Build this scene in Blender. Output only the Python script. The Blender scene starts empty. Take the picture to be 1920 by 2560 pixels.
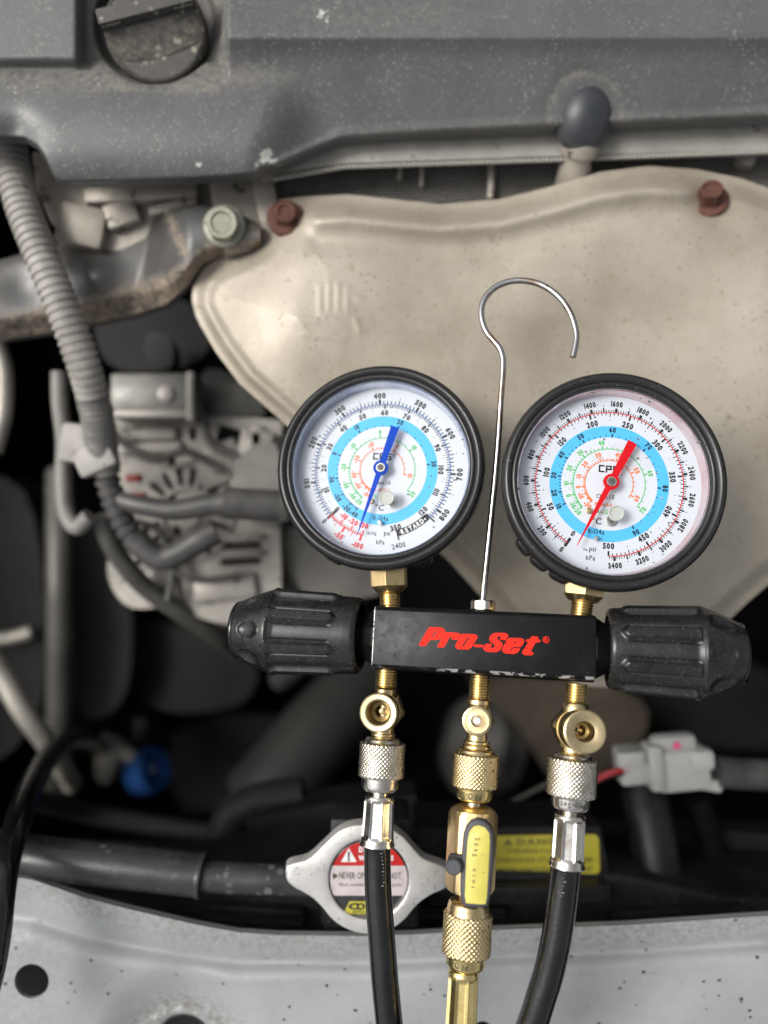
import bpy, bmesh, math, random
import numpy as np
from mathutils import Matrix, Vector, noise
from mathutils.bvhtree import BVHTree
rnd = random.Random(7)
sc = bpy.context.scene
C = sc.collection
PI = math.pi
R = math.radians

# ------------------------------------------------------------------ camera, sky, sun
H = 0.33                                   # camera height above the gauges (m)
FPX = 1971.0                               # focal length in pixels of the 1920x2560 frame
cam = bpy.data.cameras.new('camera'); co = bpy.data.objects.new('camera', cam); C.objects.link(co)
cam.sensor_fit = 'VERTICAL'; cam.sensor_height = 36.0; cam.sensor_width = 27.0
cam.lens = 36.0 * FPX / 2560.0
cam.clip_start = 0.01; cam.clip_end = 50
cam.dof.use_dof = True; cam.dof.focus_distance = 0.327
cam.dof.aperture_fstop = cam.lens / 9.0     # 9 mm pupil
co.location = (0, 0, H)
sc.camera = co
w = bpy.data.worlds.new('World'); sc.world = w; w.use_nodes = True
nt = w.node_tree; bg = nt.nodes['Background']
sky = nt.nodes.new('ShaderNodeTexSky'); sky.sky_type = 'NISHITA'; sky.sun_disc = False
SUN_EL, SUN_AZ = R(50), R(-72)               # azimuth from +Y towards +X
sky.sun_elevation = SUN_EL; sky.sun_rotation = SUN_AZ
sky.dust_density = 6.0; sky.air_density = 1.0; sky.ozone_density = 1.0
hs = nt.nodes.new('ShaderNodeHueSaturation'); hs.inputs['Saturation'].default_value = 0.22
nt.links.new(sky.outputs[0], hs.inputs['Color']); nt.links.new(hs.outputs[0], bg.inputs['Color'])
bg.inputs['Strength'].default_value = 0.125
sun = bpy.data.lights.new('sun', 'SUN'); so = bpy.data.objects.new('sun', sun); C.objects.link(so)
sun.energy = 1.5; sun.angle = R(20); sun.color = (1.0, 0.965, 0.92)
so.rotation_euler = Vector((math.sin(SUN_AZ)*math.cos(SUN_EL), math.cos(SUN_AZ)*math.cos(SUN_EL), math.sin(SUN_EL))).to_track_quat('Z', 'Y').to_euler()
sc.view_settings.view_transform = 'Standard'; sc.view_settings.look = 'None'
sc.view_settings.exposure = 0.17; sc.view_settings.gamma = 1.0
sc.cycles.max_bounces = 8; sc.cycles.transparent_max_bounces = 12
sc.cycles.caustics_reflective = False; sc.cycles.caustics_refractive = False

# ------------------------------------------------------------------ placing helpers
def P(px, py, z):
    """world point at height z that the 1920x2560 frame sees at px,py"""
    s = (H - z) / FPX
    return Vector(((px - 960) * s, (1280 - py) * s, z))
def mpp(z): return (H - z) / FPX
def sstep(a, b, x):
    t = np.clip((x - a) / (b - a), 0, 1); return t * t * (3 - 2 * t)

# ------------------------------------------------------------------ mesh helpers
class MB:
    def __init__(s): s.v = []; s.f = []
    def add(s, vs, fs):
        n = len(s.v); s.v.extend([tuple(p) for p in vs]); s.f.extend([tuple(i + n for i in q) for q in fs]); return s
def frame(o, z, up=(0, 1, 0)):
    z = Vector(z).normalized(); up = Vector(up)
    x = up.cross(z)
    if x.length < 1e-5: x = Vector((1, 0, 0)).cross(z)
    x.normalize(); y = z.cross(x)
    m = Matrix((x, y, z)).transposed().to_4x4(); m.translation = Vector(o); return m
def lathe(mb, prof, M, seg=48, rf=None, cap0=True, cap1=True):
    """prof: (r, h) along the frame's Z; rf(phi, h, r) -> r"""
    vs = []; fs = []
    for (r, h) in prof:
        for k in range(seg):
            a = 2 * PI * k / seg
            rr = rf(a, h, r) if rf else r
            vs.append(M @ Vector((rr * math.cos(a), rr * math.sin(a), h)))
    n = len(prof)
    for i in range(n - 1):
        for k in range(seg):
            k2 = (k + 1) % seg
            fs.append((i*seg+k, i*seg+k2, (i+1)*seg+k2, (i+1)*seg+k))
    if cap0: fs.append(tuple(range(seg))[::-1])
    if cap1: fs.append(tuple((n-1)*seg + k for k in range(seg)))
    return mb.add(vs, fs)
def catmull(pts, n):
    pts = [Vector(p) for p in pts]
    q = [2*pts[0]-pts[1]] + pts + [2*pts[-1]-pts[-2]]
    out = []
    for i in range(1, len(q) - 2):
        for k in range(n):
            t = k / n; a, b, c, d = q[i-1], q[i], q[i+1], q[i+2]
            out.append(0.5*((2*b) + (c-a)*t + (2*a-5*b+4*c-d)*t*t + (3*b-a-3*c+d)*t*t*t))
    out.append(pts[-1]); return out
def tube(mb, pts, r, seg=20, sub=6, rf=None, smooth_path=True, caps=True):
    path = catmull(pts, sub) if smooth_path and len(pts) > 2 else [Vector(p) for p in pts]
    n = len(path); rs = [r]*n if not callable(r) else [r(i/(n-1)) for i in range(n)]
    t0 = (path[1]-path[0]).normalized(); u = t0.orthogonal().normalized()
    L = 0; vs = []; fs = []
    for i, p in enumerate(path):
        t = (path[min(i+1, n-1)] - path[max(i-1, 0)]).normalized()
        u = (u - t*u.dot(t)).normalized(); v = t.cross(u)
        if i: L += (p - path[i-1]).length
        for k in range(seg):
            a = 2*PI*k/seg
            rr = rf(a, L, rs[i]) if rf else rs[i]
            vs.append(p + (u*math.cos(a) + v*math.sin(a))*rr)
    for i in range(n-1):
        for k in range(seg):
            k2 = (k+1) % seg
            fs.append((i*seg+k, i*seg+k2, (i+1)*seg+k2, (i+1)*seg+k))
    if caps:
        fs.append(tuple(range(seg))[::-1]); fs.append(tuple((n-1)*seg+k for k in range(seg)))
    return mb.add(vs, fs)
def from_bm(mb, bm, M=None):
    bm.verts.ensure_lookup_table(); bm.verts.index_update()
    mb.add([(M @ v.co if M else v.co) for v in bm.verts], [tuple(v.index for v in f.verts) for f in bm.faces]); bm.free(); return mb
def bbox(mb, size, M=Matrix(), bevel=0.001, seg=2):
    bm = bmesh.new(); bmesh.ops.create_cube(bm, size=1.0)
    for v in bm.verts: v.co = Vector((v.co.x*size[0], v.co.y*size[1], v.co.z*size[2]))
    if bevel: bmesh.ops.bevel(bm, geom=bm.edges[:], offset=bevel, segments=seg, profile=.5, affect='EDGES')
    return from_bm(mb, bm, M)
def prism(mb, poly, z0, z1, M=Matrix(), bevel=0.0, seg=2):
    """poly: 2D outline (counter-clockwise) extruded between z0 and z1"""
    bm = bmesh.new(); vs = [bm.verts.new((p[0], p[1], z1)) for p in poly]
    f = bm.faces.new(vs)
    if f.normal.z < 0 or True: bm.normal_update()
    if f.normal.z < 0: f.normal_flip()
    g = bmesh.ops.extrude_face_region(bm, geom=[f])
    nv = [e for e in g['geom'] if isinstance(e, bmesh.types.BMVert)]
    # the new region stays on top, move the old ring down
    for v in nv: v.co.z = z1
    for v in vs: v.co.z = z0
    top = [e for e in bm.edges if all(abs(v.co.z - z1) < 1e-9 for v in e.verts)]
    if bevel: bmesh.ops.bevel(bm, geom=top, offset=bevel, segments=seg, profile=.5, affect='EDGES', clamp_overlap=True)
    bmesh.ops.recalc_face_normals(bm, faces=bm.faces[:])
    return from_bm(mb, bm, M)
def smooth_poly(pts, n=5):
    """closed Catmull-Rom through 2D points"""
    m = len(pts); out = []
    for i in range(m):
        a, b, c, d = [np.array(pts[(i+j) % m], float) for j in (-1, 0, 1, 2)]
        for k in range(n):
            t = k/n; out.append(tuple(0.5*((2*b)+(c-a)*t+(2*a-5*b+4*c-d)*t*t+(3*b-a-3*c+d)*t**3)))
    return out

# ------------------------------------------------------------------ objects
MATW = {}
def thing(name, label, cat, loc=(0, 0, 0), rot=None, group=None):
    o = bpy.data.objects.new(name, None); C.objects.link(o); o.empty_display_size = .01
    m = Matrix.Translation(Vector(loc))
    if rot is not None: m = m @ rot.to_4x4()
    o.matrix_world = m; MATW[o] = m.copy()
    o['label'] = label; o['category'] = cat
    if group: o['group'] = group
    return o
def part(name, mb, mat, parent=None, sharp=35, xf=None, loc=None, kind=None, label=None, smooth=True):
    me = bpy.data.meshes.new(name)
    pm = MATW[parent] if parent is not None else Matrix()
    base = Matrix.Translation(Vector(loc)) if loc is not None else Matrix()
    full = (pm @ base).inverted()
    if xf is not None: full = full @ xf
    A = np.array(mb.v, dtype=float); M4 = np.array(full)
    A = A @ M4[:3, :3].T + M4[:3, 3]
    me.from_pydata(A.tolist(), [], mb.f); me.validate()
    if smooth:
        me.shade_smooth()
        if sharp < 180: me.set_sharp_from_angle(angle=R(sharp))
    me.materials.append(mat)
    o = bpy.data.objects.new(name, me); C.objects.link(o)
    if parent is not None: o.parent = parent
    o.matrix_local = base
    MATW[o] = pm @ base
    if kind: o['kind'] = kind
    if label: o['label'] = label
    return o
def solo(name, mb, mat, label, cat, loc, group=None, kind=None, **k):
    o = part(name, mb, mat, None, loc=loc, **k)
    if label: o['label'] = label
    if cat: o['category'] = cat
    if group: o['group'] = group
    if kind: o['kind'] = kind
    return o

# ------------------------------------------------------------------ materials
def newmat(name):
    m = bpy.data.materials.new(name); m.use_nodes = True
    return m, m.node_tree, m.node_tree.nodes['Principled BSDF']
def ramp(nt, src, p0, p1, c0=(0, 0, 0, 1), c1=(1, 1, 1, 1)):
    r = nt.nodes.new('ShaderNodeValToRGB'); e = r.color_ramp.elements
    e[0].position = p0; e[1].position = p1; e[0].color = c0; e[1].color = c1
    nt.links.new(src, r.inputs[0]); return r.outputs[0]
def mixc(nt, fac, a, b):
    n = nt.nodes.new('ShaderNodeMix'); n.data_type = 'RGBA'
    if hasattr(fac, 'links'): nt.links.new(fac, n.inputs[0])
    else: n.inputs[0].default_value = fac
    for i, c in ((6, a), (7, b)):
        if hasattr(c, 'links'): nt.links.new(c, n.inputs[i])
        else: n.inputs[i].default_value = (*c, 1) if len(c) == 3 else c
    return n.outputs[2]
def math_n(nt, op, a, b=None):
    n = nt.nodes.new('ShaderNodeMath'); n.operation = op
    for i, c in enumerate((a, b)):
        if c is None: continue
        if hasattr(c, 'links'): nt.links.new(c, n.inputs[i])
        else: n.inputs[i].default_value = c
    return n.outputs[0]
def tex(nt, kind, scale, detail=4, rough=.6, vec=None, **k):
    n = nt.nodes.new('ShaderNodeTexNoise' if kind == 'noise' else 'ShaderNodeTexVoronoi')
    n.inputs['Scale'].default_value = scale
    if kind == 'noise':
        n.inputs['Detail'].default_value = detail; n.inputs['Roughness'].default_value = rough
        if 'dist' in k: n.inputs['Distortion'].default_value = k['dist']
    if vec is not None: nt.links.new(vec, n.inputs['Vector'])
    return n.outputs[0]
def surf(name, base, rough=.4, metal=0.0, spec=.5, var=None, vs=60, vlo=.35, vhi=.7, specks=None, sps=400, spt=.68,
         specks2=None, sps2=900, spt2=.7, dark=None, ds=200, dt=.66, rvar=.12, bump=0.0, bs=800, bump2=0.0, bs2=100,
         dust_attr=None, dust=(.25, .23, .19), coat=0.0, stretch=None, splat=False, thr=.45, thr2=.62):
    m, nt, p = newmat(name)
    tc = nt.nodes.new('ShaderNodeTexCoord'); vec = tc.outputs['Object']
    if stretch:
        mp = nt.nodes.new('ShaderNodeMapping'); mp.inputs['Scale'].default_value = stretch
        nt.links.new(vec, mp.inputs[0]); vec = mp.outputs[0]
    col = base
    if var is not None:
        col = mixc(nt, ramp(nt, tex(nt, 'noise', vs, 6, .62, vec), vlo, vhi), base, var)
    roughv = rough
    if dust_attr:
        at = nt.nodes.new('ShaderNodeAttribute'); at.attribute_name = dust_attr
        n1 = tex(nt, 'noise', 330, 6, .75, vec)
        f = math_n(nt, 'MULTIPLY', at.outputs['Fac'], ramp(nt, n1, .40, .60))
        col = mixc(nt, f, col, dust)
        roughv = math_n(nt, 'MINIMUM', math_n(nt, 'ADD', f, rough), .9)
    def spots(sc_, thr, size=.36):
        wob = nt.nodes.new('ShaderNodeTexNoise'); wob.inputs['Scale'].default_value = sc_*1.7; nt.links.new(vec, wob.inputs['Vector'])
        ad = nt.nodes.new('ShaderNodeMix'); ad.data_type = 'VECTOR'; ad.factor_mode = 'UNIFORM'; ad.inputs[0].default_value = .55/sc_
        nt.links.new(vec, ad.inputs[4]); nt.links.new(wob.outputs['Color'], ad.inputs[5])
        v = nt.nodes.new('ShaderNodeTexVoronoi'); v.inputs['Scale'].default_value = sc_; nt.links.new(ad.outputs[1], v.inputs['Vector'])
        sp = nt.nodes.new('ShaderNodeSeparateColor'); nt.links.new(v.outputs['Color'], sp.inputs[0])
        rad = math_n(nt, 'MULTIPLY', sp.outputs[1], size)
        near = ramp(nt, math_n(nt, 'SUBTRACT', rad, v.outputs['Distance']), 0, .06)
        keep = ramp(nt, sp.outputs[0], thr, thr+.01)
        return math_n(nt, 'MULTIPLY', near, keep)
    if specks is not None:
        s0 = ramp(nt, tex(nt, 'noise', sps*.10, 4, .6, vec), .36, .62)
        col = mixc(nt, math_n(nt, 'MULTIPLY', spots(sps*.8, thr, .5), s0), col, specks)
    if specks2 is not None:
        col = mixc(nt, spots(sps2*.8, thr2), col, specks2)
    if splat:      # dried whitish residue
        a2 = nt.nodes.new('ShaderNodeAttribute'); a2.attribute_name = 'splat'
        s2 = ramp(nt, math_n(nt, 'ADD', math_n(nt, 'MULTIPLY', a2.outputs['Fac'], .5), tex(nt, 'noise', 420, 4, .65, vec)), .82, .90)
        col = mixc(nt, s2, col, (.48, .49, .44))
    if dark is not None:
        s1 = ramp(nt, tex(nt, 'noise', ds, 4, .6, vec), dt, dt+.05)
        col = mixc(nt, s1, col, dark)
    if hasattr(col, 'links'): nt.links.new(col, p.inputs['Base Color'])
    else: p.inputs['Base Color'].default_value = (*col, 1)
    p.inputs['Metallic'].default_value = metal; p.inputs['Specular IOR Level'].default_value = spec
    if rvar or hasattr(roughv, 'links'):
        n = tex(nt, 'noise', vs*2.3, 5, .65, vec)
        rr = math_n(nt, 'ADD', math_n(nt, 'MULTIPLY', math_n(nt, 'SUBTRACT', n, .5), rvar*3), roughv)
        nt.links.new(math_n(nt, 'MAXIMUM', rr, .04), p.inputs['Roughness'])
    else: p.inputs['Roughness'].default_value = rough
    if coat: p.inputs['Coat Weight'].default_value = coat; p.inputs['Coat Roughness'].default_value = .15
    nrm = None
    for b, s in ((bump, bs), (bump2, bs2)):
        if b:
            bn = nt.nodes.new('ShaderNodeBump'); bn.inputs['Strength'].default_value = 1.0
            bn.inputs['Distance'].default_value = b*.001
            nt.links.new(tex(nt, 'noise', s, 5, .6, vec), bn.inputs['Height'])
            if nrm is not None: nt.links.new(nrm, bn.inputs['Normal'])
            nrm = bn.outputs[0]
    if nrm is not None: nt.links.new(nrm, p.inputs['Normal'])
    return m

M_boot = surf('boot_rubber', (.015, .015, .015), .3, spec=.5, var=(.021, .021, .02), vs=90, specks2=(.12, .12, .12), sps2=1500, thr2=.86, rvar=.1, bump=.03, bs=2500, dark=(.008, .008, .008), ds=300, dt=.7)
M_knob = surf('knob_plastic', (.008, .008, .008), .27, spec=.5, var=(.022, .022, .022), vs=80, rvar=.12, bump=.02, bs=1800, specks2=(.12, .12, .12), sps2=1900, spt2=.78)
M_cap = surf('knob_end_plastic', (.006, .006, .007), .14, spec=.6, rvar=.04)
M_body = surf('black_anodised', (.006, .006, .007), .36, spec=.2, var=(.016, .016, .016), vs=70, vlo=.5, vhi=.85, rvar=.14, bump=.012, bs=2500)
M_brass = surf('brass', (.80, .66, .38), .30, 1.0, var=(.66, .52, .29), vs=160, dark=(.34, .21, .09), ds=320, dt=.69, rvar=.1, bump=.03, bs=900)
M_brass_k = surf('knurled_brass', (.84, .67, .37), .3, 1.0, var=(.66, .50, .26), vs=200, dark=(.26, .17, .07), ds=500, dt=.62, rvar=.1)
M_brass_b = surf('bright_brass', (.90, .74, .34), .22, 1.0, var=(.78, .60, .24), vs=150, rvar=.07, bump=.04, bs=500)
M_brass_v = surf('satin_brass', (.82, .64, .34), .36, 1.0, var=(.70, .52, .26), vs=260, rvar=.1, specks2=(.8, .7, .5), sps2=700, spt2=.73, stretch=(3, .4, 1))
M_nickel = surf('nickel_plate', (.88, .86, .82), .24, 1.0, var=(.62, .56, .47), vs=150, rvar=.08, dark=(.25, .2, .15), ds=420, dt=.7, bump=.02, bs=800)
M_nickel_k = surf('knurled_nickel', (.80, .76, .67), .27, 1.0, var=(.50, .44, .33), vs=220, rvar=.1, dark=(.16, .12, .07), ds=520, dt=.63)
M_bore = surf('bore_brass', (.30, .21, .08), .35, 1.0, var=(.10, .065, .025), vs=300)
M_chrome = surf('chromed_wire', (.46, .46, .45), .2, 1.0, var=(.30, .19, .12), vs=70, vlo=.5, vhi=.68, rvar=.08, dark=(.22, .09, .04), ds=260, dt=.66)
M_steel = surf('bright_steel', (.75, .75, .76), .2, 1.0, rvar=.06)
M_hose = surf('hose_rubber', (.005, .005, .005), .15, spec=.6, var=(.012, .012, .012), vs=50, rvar=.14, bump=.06, bs=600, bump2=.3, bs2=90)
M_dial = surf('dial_white', (.66, .69, .74), .5, rvar=0)
def flat(name, c, rough=.45, **k): return surf(name, c, rough, rvar=0, **k)
M_ink = flat('black_ink', (.008, .008, .008)); M_blueink = flat('blue_ink', (.0, .12, .50)); M_bandink = flat('sky_blue_ink', (.085, .50, .86))
M_green = flat('green_ink', (.08, .50, .12)); M_orange = flat('orange_ink', (.80, .19, .03)); M_redink = flat('red_ink', (.72, .02, .03))
M_white = flat('white_ink', (.75, .75, .75)); M_logo = flat('logo_red', (.88, .022, .008), .5, spec=.15)
M_nblue = flat('needle_blue', (.002, .055, .46), .5, spec=.15); M_nred = flat('needle_red', (.62, .006, .012), .5, spec=.15)
M_innerw = surf('case_inside', (.72, .74, .80), .16, .85, var=(.35, .40, .55), vs=60, rvar=.06)
M_innerr = surf('case_inside_warm', (.78, .70, .72), .16, .85, var=(.66, .42, .42), vs=60, rvar=.06)
M_plug = flat('milky_rubber', (.50, .52, .47), .3)
M_cover = surf('cover_plastic', (.078, .081, .083), .34, spec=.5, var=(.115, .117, .117), vs=22, vlo=.3, vhi=.75, thr=.2, specks=(.20, .205, .19), sps=800, spt=.60,
               specks2=(.19, .19, .18), sps2=1100, spt2=.70, rvar=.1, bump=.08, bs=2200, dust_attr='dust', dust=(.21, .195, .165), splat=True, dark=(.02, .02, .02), ds=170, dt=.75)
M_nub = surf('cover_nub_plastic', (.032, .036, .042), .38, var=(.055, .056, .06), vs=60, rvar=.1, bump=.05, bs=1200)
M_capp = surf('oil_cap_plastic', (.022, .022, .021), .38, var=(.05, .047, .042), vs=70, specks=(.30, .28, .22), sps=420, spt=.62, rvar=.12, bump=.05, bs=1500, dust_attr='dust', dust=(.17, .15, .12))
M_shield = surf('heat_shield_steel', (.29, .25, .19), .46, .2, var=(.50, .45, .37), vs=12, vlo=.3, vhi=.7, specks=(.20, .155, .11), sps=900, thr=.72, dark=(.33, .285, .215), ds=150, dt=.64, rvar=.12, bump=.12, bs=900, bump2=.35, bs2=60)
M_rust = surf('rust', (.125, .048, .03), .75, var=(.06, .022, .016), vs=170, specks2=(.22, .09, .05), sps2=500, spt2=.62, bump=.4, bs=600)
M_cast = surf('cast_aluminium', (.42, .385, .33), .5, .3, var=(.26, .23, .195), vs=45, dark=(.09, .08, .065), ds=90, dt=.6, rvar=.12, bump=.2, bs=500)
M_alt = surf('alternator_aluminium', (.40, .375, .335), .5, .25, var=(.22, .205, .18), vs=26, dark=(.10, .095, .085), ds=70, dt=.62, rvar=.1, bump=.15, bs=400)
M_lcast = surf('pale_cast_aluminium', (.42, .40, .36), .5, .2, var=(.27, .255, .225), vs=40, dark=(.14, .12, .1), ds=120, dt=.64, bump=.3, bs=350)
M_altd = surf('alternator_plate', (.13, .13, .12), .45, .4, var=(.2, .19, .17), vs=60)
M_loom = surf('loom_plastic', (.40, .38, .345), .55, var=(.22, .205, .185), vs=45, rvar=.1, dark=(.1, .09, .08), ds=120, dt=.66)
M_tape = surf('loom_tape', (.16, .155, .145), .5, var=(.24, .225, .2), vs=50, rvar=.12, bump=.3, bs=200)
M_dloom = surf('dark_loom', (.045, .044, .042), .42, var=(.1, .095, .09), vs=70, rvar=.12)
M_bracket = surf('black_bracket', (.085, .086, .086), .38, .2, var=(.13, .12, .105), vs=28, rvar=.15, dark=(.2, .14, .09), ds=60, dt=.64, bump=.15, bs=300, dust_attr='dust', dust=(.42, .33, .24))
M_zinc = surf('zinc_bolt', (.20, .205, .16), .45, .5, var=(.30, .30, .24), vs=120, rvar=.1, bump=.2, bs=400)
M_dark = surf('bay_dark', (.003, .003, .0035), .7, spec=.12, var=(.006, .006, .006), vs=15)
M_black = surf('black_plastic', (.006, .006, .007), .45, spec=.35, var=(.014, .014, .014), vs=35, rvar=.12, specks2=(.06, .06, .06), sps2=700, spt2=.72, bump=.06, bs=900)
M_grime = surf('grimy_metal', (.14, .135, .12), .5, .4, var=(.06, .057, .05), vs=25, rvar=.1)
M_pale = surf('pale_pipe', (.46, .43, .37), .45, .3, var=(.2, .19, .17), vs=20)
M_rad = surf('radiator_hose_rubber', (.020, .021, .023), .33, var=(.045, .046, .048), vs=45, rvar=.16, bump=.1, bs=900, specks=(.12, .12, .12), sps=260, spt=.66, dark=(.012, .012, .012), ds=110, dt=.66)
M_panel = surf('silver_paint', (.37, .382, .387), .38, .1, var=(.30, .31, .313), vs=18, vlo=.4, vhi=.75, rvar=.22, bump=.02, bs=1500, bump2=.12, bs2=150, dust_attr='dust', dust=(.17, .16, .135),
               specks=(.30, .295, .28), sps=1300, thr=.75, dark=(.30, .295, .28), ds=220, dt=.78)
M_alu = surf('cap_aluminium', (.78, .765, .74), .36, .6, var=(.62, .60, .56), vs=90, rvar=.1, specks2=(.3, .28, .24), sps2=900, spt2=.68, bump=.08, bs=1100)
M_alug = surf('cap_grime', (.36, .33, .27), .6, .2, var=(.24, .21, .16), vs=150, bump=.15, bs=1200)
M_sred = surf('sticker_red', (.55, .02, .015), .3, var=(.40, .02, .02), vs=90, rvar=.08); M_spink = surf('sticker_pale', (.60, .54, .55), .4, var=(.50, .44, .43), vs=220)
M_sblack = surf('sticker_black', (.025, .025, .027), .3, var=(.05, .05, .05), vs=120); M_yel = surf('label_yellow', (.52, .46, .05), .35, var=(.44, .38, .04), vs=60, rvar=.08)
M_ytag = surf('handle_yellow', (.62, .56, .11), .4, var=(.54, .47, .09), vs=150, dark=(.35, .30, .12), ds=600, dt=.66, rvar=.06)
M_lblink = flat('label_ink', (.05, .05, .025)); M_lbl2 = flat('faded_ink', (.16, .145, .04)); M_brownink = flat('brown_ink', (.20, .10, .03))
M_handle = surf('handle_vinyl', (.045, .046, .055), .5, var=(.07, .07, .08), vs=200, bump=.06, bs=1200)
M_conn = surf('connector_plastic', (.44, .44, .42), .45, var=(.36, .36, .34), vs=60, rvar=.08); M_pink = flat('pink_paint', (.75, .08, .22))
M_rwire = flat('red_wire', (.30, .012, .02)); M_bcap = surf('blue_anodised', (.035, .13, .42), .3, .5, rvar=.05)
M_dash = flat('hose_print', (.22, .22, .22), .5)
# gauge lens: clear pane
def clear(name, ior, tint=(1, 1, 1), boost=1.0, rough=.02):
    m, nt, p = newmat(name); nt.nodes.remove(p)
    out = nt.nodes['Material Output']; tr = nt.nodes.new('ShaderNodeBsdfTransparent'); gl = nt.nodes.new('ShaderNodeBsdfGlossy')
    tr.inputs[0].default_value = (*tint, 1); gl.inputs['Roughness'].default_value = rough
    fr = nt.nodes.new('ShaderNodeFresnel'); fr.inputs[0].default_value = ior
    mx = nt.nodes.new('ShaderNodeMixShader'); nt.links.new(math_n(nt, 'MULTIPLY', fr.outputs[0], boost), mx.inputs[0])
    nt.links.new(tr.outputs[0], mx.inputs[1]); nt.links.new(gl.outputs[0], mx.inputs[2]); nt.links.new(mx.outputs[0], out.inputs[0]); return m
M_lens = clear('lens', 1.13, (.985, .99, 1), 1.0)
M_drop = bpy.data.materials.new('water'); M_drop.use_nodes = True
_p = M_drop.node_tree.nodes['Principled BSDF']; _p.inputs['Transmission Weight'].default_value = 1; _p.inputs['IOR'].default_value = 1.33; _p.inputs['Roughness'].default_value = 0.0
M_water = M_drop

# ------------------------------------------------------------------ glyphs (built-in font turned into flat meshes)
CH = sorted(set('0123456789-.%ABCDEFGHIJKLMNOPQRSTUVWXYZabcdefghijklmnopqrstuvwxyz°®!'))
GL = {}
def _glyphs():
    tmp = []
    for bold, off in ((0, 0.012), (1, .054)):
        for c in CH:
            cu = bpy.data.curves.new('g', 'FONT'); cu.body = c; cu.size = 1; cu.offset = off; cu.resolution_u = 2
            ob = bpy.data.objects.new('g', cu); C.objects.link(ob); tmp.append((bold, c, ob, cu))
    dg = bpy.context.evaluated_depsgraph_get(); dg.update()
    for bold, c, ob, cu in tmp:
        me = bpy.data.meshes.new_from_object(ob.evaluated_get(dg))
        v = np.array([q.co[:] for q in me.vertices]) if len(me.vertices) else np.zeros((1, 3))
        GL[(bold, c)] = (v, [tuple(f.vertices) for f in me.polygons], v[:, 0].min(), v[:, 0].max())
        bpy.data.meshes.remove(me); bpy.data.objects.remove(ob); bpy.data.curves.remove(cu)
_glyphs()
CAPH = GL[(0, 'H')][0][:, 1].max()
def text(mb, s, h, fn, bold=0, wx=1.0, gap=.10):
    """centred on 0,0; h = cap height; fn(x, y) -> 3D point"""
    k = h / CAPH; x = 0; items = []
    for c in s:
        if c == ' ': x += .30*wx; continue
        v, f, a, b = GL[(bold, c)]
        items.append((v, f, x - a*wx)); x += (b-a)*wx + gap*wx
    W = x - gap*wx
    for v, f, dx in items:
        mb.add([fn((p[0]*wx + dx - W/2)*k, (p[1]-CAPH/2)*k) for p in v], f)
    return W*k

# ================================================================== THE GAUGE SET
mm = .001
ROT = Matrix.Rotation(R(-3.0), 3, 'Z') @ Matrix.Rotation(R(-9.5), 3, 'X') @ Matrix.Rotation(R(-10.5), 3, 'Y')
ORG = P(1211, 1606, .010)
MA = Matrix.Translation(ORG) @ ROT.to_4x4(); MAi = MA.inverted()
CAM = Vector((0, 0, H))
def L(px, py, zl=0.0):
    """point on the set's own plane z = zl (metres) that the frame sees at px,py, in the set's coordinates"""
    o = MAi @ CAM; d = (MAi @ P(px, py, 0)) - o
    t = (zl - o.z) / d.z; return o + d*t
def lmpp(p): return mpp((MA @ p).z)
gs = thing('gauge_manifold', 'two gauge refrigerant manifold with black knobs, wire hook and red lettering on its black body', 'gauge manifold', ORG, ROT)
def gpart(name, mb, mat, parent=gs, **k): return part(name, mb, mat, parent, xf=MA, **k)
TX = Matrix.Identity(4)

# body: extruded bar with chamfered long edges
BL = L(932, 1583); BR = L(1490, 1629)
x0, x1 = BL.x, BR.x; hy = 12.6*mm; yc = (BL.y + BR.y)/2
mb = MB()
pf = [(-hy, -1.5), (-hy + 1.2*mm, 0), (hy-1.4*mm, 0), (hy, -1.2), (hy+.6*mm, -9), (hy, -22), (hy-4*mm, -25), (-hy+3*mm, -25), (-hy-.6*mm, -20), (-hy-1.2*mm, -9)]
pf = [(a, b*mm if abs(b) > 0 else 0) for a, b in pf]
bm = bmesh.new(); va = [bm.verts.new((x0, yc+a, b)) for a, b in pf]; vb = [bm.verts.new((x1, yc+a, b)) for a, b in pf]
n = len(pf)
for i in range(n): bm.faces.new((va[i], va[(i+1) % n], vb[(i+1) % n], vb[i]))
bm.faces.new(va[::-1]); bm.faces.new(vb)
bmesh.ops.recalc_face_normals(bm, faces=bm.faces[:])
bmesh.ops.bevel(bm, geom=bm.edges[:], offset=.35*mm, segments=2, profile=.5, affect='EDGES')
from_bm(mb, bm)
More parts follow.
